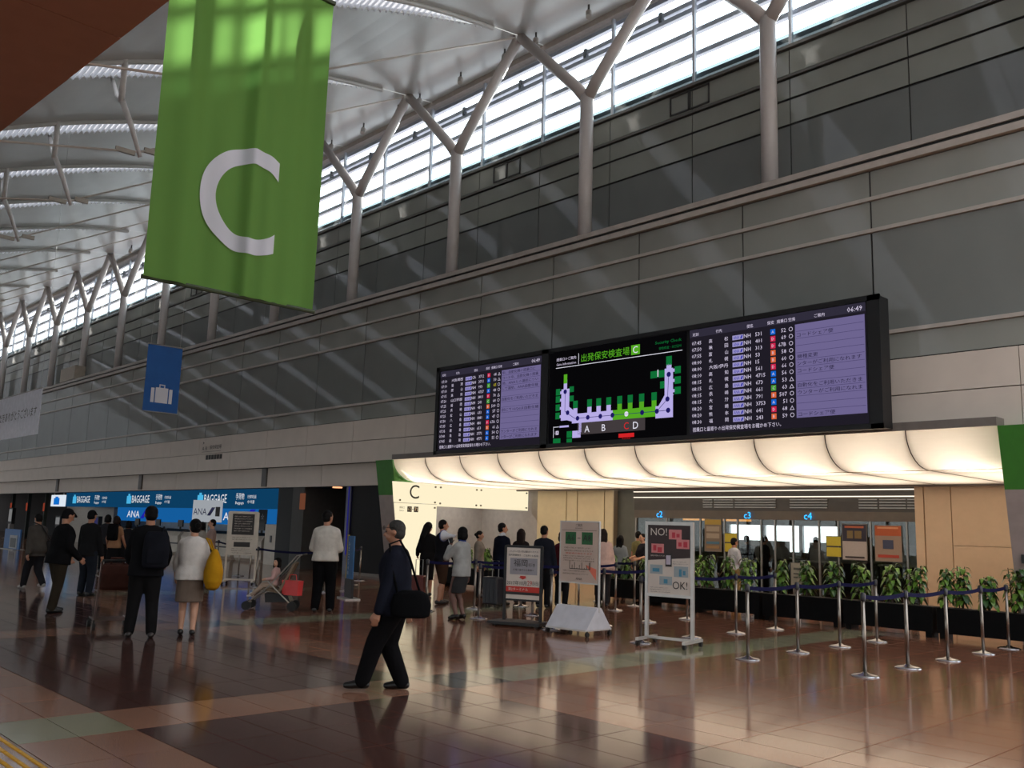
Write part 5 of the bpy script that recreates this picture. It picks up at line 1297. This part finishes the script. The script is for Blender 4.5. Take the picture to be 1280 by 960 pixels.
# --- walking man in the foreground
man = person(-7.42, 5.50, 136, 'man in a dark suit and glasses walking past in the foreground', 1.66, feet=((-.05, .17, .012), (.05, -.05, 0)), hands=((-.15, .09, .42), (.15, -.06, .43)), lean=3, headpitch=-2,
       top=dict(col=(24, 26, 36), sleeve=1.0, hem=.45, inf=.020, loose=True), bottom=dict(kind='trousers', col=(16, 15, 17), flare=1.15), haircol=HAIRG, shoes=(14, 13, 13), vox=V1, bulk=1.08)
gl_ = MB(); Hm = 1.66; hcz = Vector((0, .045, .932)) * Hm
for s in (-1, 1):
    cxg = Vector((s * .020 * Hm, .059 * Hm + .06, .938 * Hm))
    gl_.tube([cxg + Vector((.017 * Hm * math.cos(a * pi / 5), 0, .012 * Hm * math.sin(a * pi / 5))) for a in range(10)], .0025, 5, closed=True)
    gl_.tube([cxg + Vector((s * .017 * Hm, 0, .003)), cxg + Vector((s * .032 * Hm, -.07 * Hm, .004))], .0028, 5)
gl_.build('glasses', M_BLK, man)
def at_person(p, v):     # local -> world
    a = p.rotation_euler.z; return Vector((p.location.x + v[0] * math.cos(a) - v[1] * math.sin(a), p.location.y + v[0] * math.sin(a) + v[1] * math.cos(a), v[2]))
def bag(name, p, ctr, size, label, cat, M, strap=None, voxel=.014, pocket=None, rounded=False):
    t = empty(name, at_person(p, ctr), p.rotation_euler.z); tag(t, label, cat, 'bags and luggage')
    G = MB(); sx_, sy_, sz_ = size
    if rounded: loft(G, [(-sz_ / 2, sx_ * .15, sy_ * .16, 0), (-sz_ * .44, sx_ * .34, sy_ * .36, 0), (-sz_ * .28, sx_ * .48, sy_ * .48, 0), (-sz_ * .05, sx_ * .5, sy_ * .5, 0), (sz_ * .22, sx_ * .38, sy_ * .40, 0), (sz_ * .42, sx_ * .2, sy_ * .24, 0), (sz_ / 2, sx_ * .1, sy_ * .14, 0)], lambda v: v)
    else: loft(G, [(-sz_ / 2, sx_ * .40, sy_ * .36, 0), (-sz_ * .42, sx_ * .49, sy_ * .47, 0), (0, sx_ * .5, sy_ * .5, 0), (sz_ * .36, sx_ * .46, sy_ * .42, 0), (sz_ / 2, sx_ * .36, sy_ * .24, 0)], lambda v: v)
    me = shaped(G, 'bag_body', voxel, M, 3); o = bpy.data.objects.new('bag_body', me); COL.objects.link(o); o.parent = t
    for st in (strap or []):
        MB().tube([Vector(q) - Vector(ctr) for q in st], .012, 8).build('strap', M, t, smooth=True)
    if pocket: MB().box(-sx_ * .3, sx_ * .3, pocket - .012, pocket + .012, -sz_ * .35, 0).build('pocket', M, t)
    return t
bag('shoulder_bag', man, (-.22, -.17, .84), (.16, .40, .26), 'black shoulder bag hanging at the hip of the walking man', 'bag', cloth('bag black', (13, 13, 15)), [[(-.23, -.04, .93), (-.23, .03, 1.2), (-.165, .07, 1.40), (-.10, -.02, 1.44), (-.16, -.13, 1.28), (-.22, -.26, .93)]])
# --- couple with the luggage trolley
cm = person(-12.42, 5.02, 68, 'man in black with a backpack pushing a luggage trolley', 1.74, feet=((-.085, .03, 0), (.075, -.03, 0)), hands=((-.12, .20, .56), (.14, .17, .55)), headyaw=8, lean=3, top=dict(col=(19, 19, 22), hem=.46, inf=.018, loose=True), bottom=dict(kind='trousers', col=(24, 23, 24)), shoes=(34, 26, 26), vox=V1, bulk=1.05)
bag('backpack', cm, (.10, -.20, 1.16), (.34, .20, .48), 'dark backpack on the man with the luggage trolley', 'backpack', cloth('backpack navy', (24, 25, 32)), [[(.0, -.12, 1.36), (-.08, .0, 1.47), (-.10, .13, 1.38), (-.08, .12, 1.15)], [(.16, -.12, 1.36), (.18, .0, 1.46), (.18, .13, 1.36), (.16, .12, 1.12)]], pocket=-.10)
cw = person(-12.35, 5.62, 62, 'woman in a white blouse and grey skirt with a yellow bag', 1.58, True, feet=((-.05, .02, 0), (.05, -.02, 0)), hands=((-.13, .10, .50), (.15, .06, .50)), headyaw=25, hair='bun', top=dict(name='blouse', col=(206, 200, 196), sleeve=.72, hem=.475, inf=.020, loose=True), bottom=dict(kind='skirt', col=(110, 96, 86), hem=.285, flare=1.22), shoes=(18, 16, 17), vox=V1, heel=.01, skin=SKIN2, bulk=1.05)
bag('shoulder_bag', cw, (.30, -.12, .90), (.26, .40, .56), 'large mustard yellow bag on the shoulder of the woman in white', 'bag', cloth('bag yellow', (176, 128, 26)), [[(.29, -.06, 1.14), (.22, .02, 1.30), (.17, -.04, 1.32), (.28, -.17, 1.14)]], rounded=True)
# --- luggage trolley with brown bag
M_TRL = mat('trolley steel', (128, 112, 108), .3, .8)
lt_ = empty('luggage_trolley', (-13.42, 5.0, 0), math.radians(78)); tag(lt_, 'small metal luggage trolley with a brown bag on its upper basket', 'trolley')
for s in (-1, 1):
    MB().tube([(s * .24, -.38, .98), (s * .24, -.30, .95), (s * .24, -.10, .16), (s * .23, .50, .14)], .013, 8).build('side_rail', M_TRL, lt_)
    for yy in (-.08, .44): MB().tube([(s * .24 - .02, yy, .055), (s * .24 + .02, yy, .055)], .055, 12).tube([(s * .24, yy, .06), (s * .24, yy, .15)], .012, 6).build('wheel', M_RUB, lt_)
MB().tube([(-.24, -.38, .98), (.24, -.38, .98)], .017, 8).build('handle_bar', M_RUB, lt_)
for k in range(6): MB().tube([(-.24, -.05 + .1 * k, .14), (.24, -.05 + .1 * k, .14)], .007, 6).build('deck_bar', M_TRL, lt_)
for z in (.55, .75): MB().tube([(-.24, -.2, z), (-.24, .16, z), (.24, .16, z), (.24, -.2, z)], .009, 6).build('basket_wire', M_TRL, lt_)
hb = empty('travel_bag', (-13.42, 5.0, .0), math.radians(78)); tag(hb, 'brown travel bag riding on the luggage trolley', 'bag', 'bags and luggage')
G = MB(); loft(G, [(.56, .20, .15, 0), (.60, .23, .18, 0), (.78, .23, .18, 0), (.90, .20, .12, 0), (.93, .15, .05, 0)], lambda v: v)
o = bpy.data.objects.new('bag_body', shaped(G, 'bag_body', .014, cloth('bag brown', (66, 40, 34)))); COL.objects.link(o); o.parent = hb; o.location = (0, 0, 0)
for s in (-.07, .07): MB().tube([(-.09, s, .9), (-.07, s, 1.0), (.07, s, 1.0), (.09, s, .9)], .011, 8).build('handle', cloth('bag brown', (66, 40, 34)), hb, smooth=True)
# --- group at the left
p = person(-16.25, 5.10, 8, 'man in a black jumper and cap looking down, beside the left group', 1.69, lean=6, headpitch=-22, feet=((-.07, .02, 0), (.07, -.06, 0)), hands=((-.13, .14, .52), (.13, .14, .52)), top=dict(name='jumper', col=(17, 17, 19), hem=.46, inf=.020, loose=True), bottom=dict(kind='trousers', col=(46, 40, 32)), hair='cap', haircol=cloth('cap', (20, 20, 22)), shoes=(14, 14, 14), vox=V1, bulk=1.08)
p = person(-19.35, 6.62, 35, 'man in a dark jacket and jeans standing behind the man in the cap', 1.69, feet=((-.07, .02, 0), (.07, -.02, 0)), hands=((-.15, .05, .44), (.15, .06, .44)), headpitch=-8, top=dict(col=(26, 26, 28), hem=.46, inf=.018), bottom=dict(kind='trousers', col=(30, 34, 42)), hair='cap', haircol=cloth('cap', (20, 20, 22)), shoes=(24, 24, 24), vox=V1)
wk = person(-21.4, 6.25, 105, 'person in a grey jacket walking away at the far left', 1.62, feet=((-.05, .14, 0), (.05, -.14, .03)), hands=((-.15, -.06, .45), (.15, .10, .45)), headpitch=-10, lean=4, top=dict(col=(70, 66, 62), hem=.44, inf=.022, loose=True), bottom=dict(kind='trousers', col=(34, 34, 38)), shoes=(150, 146, 142), vox=V1)
bag('shoulder_bag', wk, (.24, .0, .86), (.16, .46, .30), 'dark grey shoulder bag of the person walking at the far left', 'bag', cloth('bag grey', (52, 50, 50)), [[(.24, .10, 1.0), (.12, .12, 1.34), (-.10, .04, 1.40), (-.02, -.12, 1.34), (.24, -.12, 1.0)]])
p = person(-25.0, 9.2, 45, 'woman in a tan top with a black backpack facing the counters', 1.59, True, hands=((-.15, .08, .50), (.15, .08, .50)), hair='bob', haircol=HAIRBR, top=dict(name='top', col=(150, 112, 84), sleeve=.3, hem=.47), bottom=dict(kind='skirt', col=(20, 20, 22), hem=.12, flare=1.1), vox=V2)
bag('backpack', p, (0, -.17, 1.17), (.30, .18, .44), 'black backpack on the woman in the tan top', 'backpack', cloth('bag black', (13, 13, 15)), [[(-.1, -.1, 1.34), (-.1, .02, 1.36), (-.1, .10, 1.2)], [(.1, -.1, 1.34), (.1, .02, 1.36), (.1, .10, 1.2)]], pocket=-.09)
p = person(-27.3, 10.4, 60, 'dark haired traveller just right of the woman with the black backpack', 1.46, True, hair='bob', top=dict(col=(30, 30, 34)), bottom=dict(kind='trousers', col=(24, 24, 26)), vox=V2)
p = person(-22.7, 10.8, 160, 'check-in staff in a pinkish grey blouse below the ANA sign', 1.58, True, hands=((-.08, .16, .56), (.08, .16, .56)), hair='short', top=dict(name='blouse', col=(150, 128, 122), sleeve=.8, hem=.52), bottom=dict(kind='trousers', col=(22, 22, 26)), skin=SKIN2, vox=V2)
p = person(-23.95, 11.1, 120, 'person in a pale top partly hidden behind the ANA sign', 1.50, True, hair='bob', top=dict(name='blouse', col=(150, 146, 138), sleeve=.8, hem=.50), bottom=dict(kind='trousers', col=(30, 28, 28)), vox=V2)
p = person(-27.6, 9.9, 70, 'dark haired traveller in black between the couple and the counters', 1.62, True, hair='bob', top=dict(col=(40, 40, 44)), bottom=dict(kind='trousers', col=(26, 26, 28)), vox=V2)
p = person(-14.42, 9.06, 50, 'man in a light grey shirt and black trousers seen from behind', 1.80, headyaw=-35, feet=((-.075, 0, 0), (.075, .0, 0)), hands=((-.10, .17, .60), (.10, .17, .60)), top=dict(name='shirt', col=(186, 180, 172), sleeve=.62, hem=.50, inf=.018, loose=True), bottom=dict(kind='trousers', col=(13, 13, 15), flare=1.1), shoes=(22, 22, 24), vox=V1, bulk=1.08)
# --- uniformed woman with megaphone
of = person(-12.26, 10.45, 98, 'uniformed woman in a light grey jacket holding a megaphone by the queue', 1.58, True, feet=((-.04, .02, 0), (.04, -.01, 0)), hands=((-.05, .13, .79), (.14, .02, .45)), headyaw=-2, hair='bob', top=dict(col=(150, 150, 148), sleeve=.95, hem=.465, inf=.019, collar=(40, 60, 120)), bottom=dict(kind='skirt', col=(50, 50, 52), hem=.285, flare=.86), shoes=(12, 12, 12), heel=.022, skin=mat('stockinged skin', (104, 72, 62), .5), vox=V1)
mg = empty('megaphone', at_person(of, (-.06, .27, 1.42)), math.radians(98)); tag(mg, 'white megaphone held up by the uniformed woman', 'megaphone')
G = MB(); prf = [(-.16, .025), (-.10, .03), (.02, .05), (.10, .085), (.12, .10)]
G.tube([(0, a, 0) for a, r in prf], [r for a, r in prf], 16); G.build('horn', mat('white plastic', (200, 200, 204), .4), mg, smooth=True)
MB().tube([(0, .115, 0), (0, .13, 0)], .104, 16).build('bell_rim', mat('blue plastic', (40, 60, 120), .4), mg); MB().box(-.015, .015, -.09, -.05, -.12, -.02).build('grip', M_BLK, mg)
# --- queue under the canopy
person(-16.7, 13.2, 60, 'woman in black with long dark hair before the glowing C panel', 1.66, True, hair='long', headyaw=-60, headpitch=-18, hands=((-.12, .14, .55), (.12, .14, .55)), top=dict(col=(20, 19, 20), hem=.44), bottom=dict(kind='skirt', col=(24, 22, 22), hem=.22), vox=V2)
tr = person(-14.95, 12.2, -12, 'man in a black track jacket with white sleeve stripes and brown shorts', 1.72, feet=((-.07, .05, 0), (.07, -.06, 0)), hands=((-.15, .03, .44), (.15, .12, .50)), top=dict(col=(22, 22, 26), inf=.018, stripe=(200, 200, 204)), bottom=dict(kind='shorts', col=(58, 40, 30)), headyaw=-15, shoes=(30, 26, 24), vox=V2)
person(-16.05, 14.2, -60, 'small dark head showing above the plants behind the uniformed woman', 1.50, True, hair='bun', top=dict(col=(120, 110, 100)), bottom=dict(kind='trousers', col=(30, 30, 34)), vox=V2)
person(-14.2, 13.2, 0, 'man in a dark navy suit in the queue, looking right', 1.69, headyaw=-30, hands=((-.15, .03, .43), (.15, .05, .44)), top=dict(col=(18, 20, 32), hem=.43, inf=.016, collar=(190, 190, 194)), bottom=dict(kind='trousers', col=(18, 20, 32)), vox=V2)
person(-14.4, 13.95, 30, 'brown haired woman queueing behind the black framed sign', 1.58, True, hair='long', haircol=HAIRBR, top=dict(col=(34, 28, 28)), bottom=dict(kind='trousers', col=(24, 24, 26)), vox=V2)
person(-13.35, 13.6, 25, 'man in a dark jacket queueing between the two sign boards', 1.66, headyaw=-10, top=dict(col=(26, 28, 36), inf=.018), bottom=dict(kind='trousers', col=(22, 22, 24)), vox=V2)
person(-13.45, 14.25, 20, 'woman with brown hair and a dark red top beside the white information stand', 1.55, True, hair='bob', haircol=HAIRBR, top=dict(col=(70, 24, 30)), bottom=dict(kind='trousers', col=(24, 24, 26)), vox=V2)
person(-13.0, 15.05, 40, 'woman in a pale pink hooded top seen from behind near the cream wall', 1.63, True, hair='long', haircol=HAIRBR, top=dict(name='hoodie', col=(196, 164, 152), hem=.42, inf=.026, loose=True), bottom=dict(kind='trousers', col=(40, 38, 40)), vox=V2)
person(-14.4, 17.3, 20, 'woman in a grey top with long black hair behind the bushy plants', 1.5, True, hair='long', top=dict(col=(120, 126, 130)), bottom=dict(kind='trousers', col=(30, 30, 36)), vox=V2)
person(-15.2, 19.0, 0, 'person in an olive vest by the grey green partition', 1.61, top=dict(name='vest', col=(110, 104, 70), sleeve=.3), bottom=dict(kind='trousers', col=(30, 30, 34)), vox=V2)
person(-14.42, 18.2, 160, 'smiling person in a dark shirt facing out beside the NO sign', 1.55, True, hands=((-.12, .18, .60), (.12, .18, .60)), hair='short', top=dict(name='shirt', col=(36, 34, 40), sleeve=.45), bottom=dict(kind='trousers', col=(28, 28, 32)), skin=SKIN2, vox=V2)
person(-12.3, 19.0, -20, 'staff member in a white shirt and khaki trousers at the c3 lane', 1.52, hands=((-.12, .14, .56), (.12, .14, .56)), top=dict(name='shirt', col=(176, 178, 186), sleeve=.9, hem=.50), bottom=dict(kind='trousers', col=(128, 106, 70)), vox=V2)
person(-14.1, 22.4, 20, 'dark clothed traveller behind the c3 lane glass, left one', 1.58, top=dict(col=(30, 30, 34)), bottom=dict(kind='trousers', col=(26, 26, 28)), vox=V2)
person(-13.6, 22.5, -30, 'dark clothed traveller behind the c3 lane glass, right one', 1.6, top=dict(col=(34, 34, 40)), bottom=dict(kind='trousers', col=(26, 26, 28)), vox=V2)
person(-13.2, 24.6, 10, 'silhouetted traveller against the bright windows of the c4 lane', 1.6, top=dict(col=(40, 40, 44)), bottom=dict(kind='trousers', col=(26, 26, 28)), vox=V2)
# --- suitcases
def suitcase(x, y, rz, rgb, label, h=.55):
    t = empty('suitcase', (x, y, 0), math.radians(rz)); tag(t, label, 'suitcase', 'bags and luggage')
    G = MB().box(-.19, .19, -.12, .12, .05, h); me = G.mesh('shell'); me.materials.append(mat('case %d %d %d' % rgb, rgb, .45)); o = bpy.data.objects.new('shell', me); COL.objects.link(o); o.parent = t
    bv = o.modifiers.new('b', 'BEVEL'); bv.width = .035; bv.segments = 3
    for s in (-.1, 0, .1): MB().box(s - .012, s + .012, -.126, -.118, .10, h - .05).build('rib', mat('case %d %d %d' % rgb, rgb, .45), t)
    for s in (-.13, .13): MB().tube([(s, -.08, .025), (s, -.06, .025)], .025, 8).tube([(s, .06, .025), (s, .08, .025)], .025, 8).build('wheel', M_RUB, t)
    MB().tube([(-.08, .08, h - .02), (-.08, .08, h + .32), (.08, .08, h + .32), (.08, .08, h - .02)], .009, 6).build('pull_handle', M_STEEL, t)
suitcase(-15.55, 12.05, 30, (96, 40, 34), 'red brown suitcase standing beside the man in the track jacket')
suitcase(-13.95, 12.75, 10, (26, 26, 34), 'dark suitcase standing beside the man in the navy suit', .6)

# --- stroller with child
sr = empty('stroller', (-15.2, 8.5, 0), math.radians(140)); tag(sr, 'light folding stroller with a child, beside the man in the grey shirt', 'stroller')
M_STF = mat('stroller tube', (150, 146, 140), .35, .6); M_STC = cloth('stroller beige', (120, 106, 90))
for s in (-1, 1):
    MB().tube([(s * .22, .42, .12), (s * .22, .05, .42), (s * .23, -.42, .98), (s * .23, -.52, 1.0)], .012, 8).build('frame_tube', M_STF, sr)
    MB().tube([(s * .22, -.38, .10), (s * .22, -.05, .40), (s * .22, .08, .52)], .012, 8).build('rear_leg', M_STF, sr)
    for yy in (.42, -.38):
        MB().tube([(s * .22 - .045, yy, .085), (s * .22 - .02, yy, .085)], .08, 14).tube([(s * .22 + .02, yy, .085), (s * .22 + .045, yy, .085)], .08, 14).build('wheel', M_RUB, sr)
MB().tube([(-.23, -.52, 1.0), (.23, -.52, 1.0)], .016, 8).build('handle_bar', M_RUB, sr)
MB().tube([(-.22, .42, .12), (.22, .42, .12)], .01, 6).build('foot_rest', M_STF, sr)
MB().prism([(.16, .40), (.17, .36), (-.14, .30), (-.40, .84), (-.37, .86), (-.12, .36)], 'x', -.19, .19).build('seat', M_STC, sr)
MB().prism([(.12, .30), (-.28, .30), (-.34, .16), (.10, .14)], 'x', -.18, .18).build('under_basket', M_BLK, sr)
person(-15.2 - .04, 8.5 + .03, 140, 'small child in a pink top sitting in the stroller', .92, True, hair='bob', sit=.50, lean=-5, hs=1.4, headyaw=55, headpitch=8, feet=((-.10, .40, .24), (.10, .40, .27)), hands=((-.10, .16, .58), (.10, .16, .58)), top=dict(name='top', col=(196, 158, 152), sleeve=.9, hem=.49, inf=.018), bottom=dict(kind='trousers', col=(160, 140, 124)), shoes=(190, 186, 180), skin=SKIN2, vox=.011)
sg = empty('shopping_bag', (-14.82, 8.66, .28), math.radians(20)); tag(sg, 'bright coral red shopping bag hanging behind the stroller', 'bag', 'bags and luggage')
MB().prism([(-.17, 0), (.17, 0), (.19, .26), (-.19, .26)], 'y', -.07, .07).build('bag_body', mat('coral red bag', (214, 66, 66), .45), sg)
MB().tube([(-.09, 0, .26), (-.07, 0, .36), (.07, 0, .36), (.09, 0, .26)], .008, 6).build('handle', mat('coral red bag', (214, 66, 66), .45), sg)
bpy.data.scenes.remove(_ts)
for o in scene.objects:
    if '_sh' in o: del o['_sh']
    if '_wr' in o: del o['_wr']

for o in scene.objects:
    if o.parent and o.type == 'MESH' and o.name.split('.')[0] in ('lettering', 'numerals', 'map_field', 'screen_field', 'white_lettering', 'dark_lettering', 'red_lettering', 'red_print', 'bag_symbol', 'logo_stripe', 'vent_slat', 'hatch_frame', 'eyes', 'pink_block', 'red_block', 'pale_block', 'blue_block', 'suitcase_symbol', 'green_square', 'sleeve_stripe'):
        o['kind'] = 'stuff'
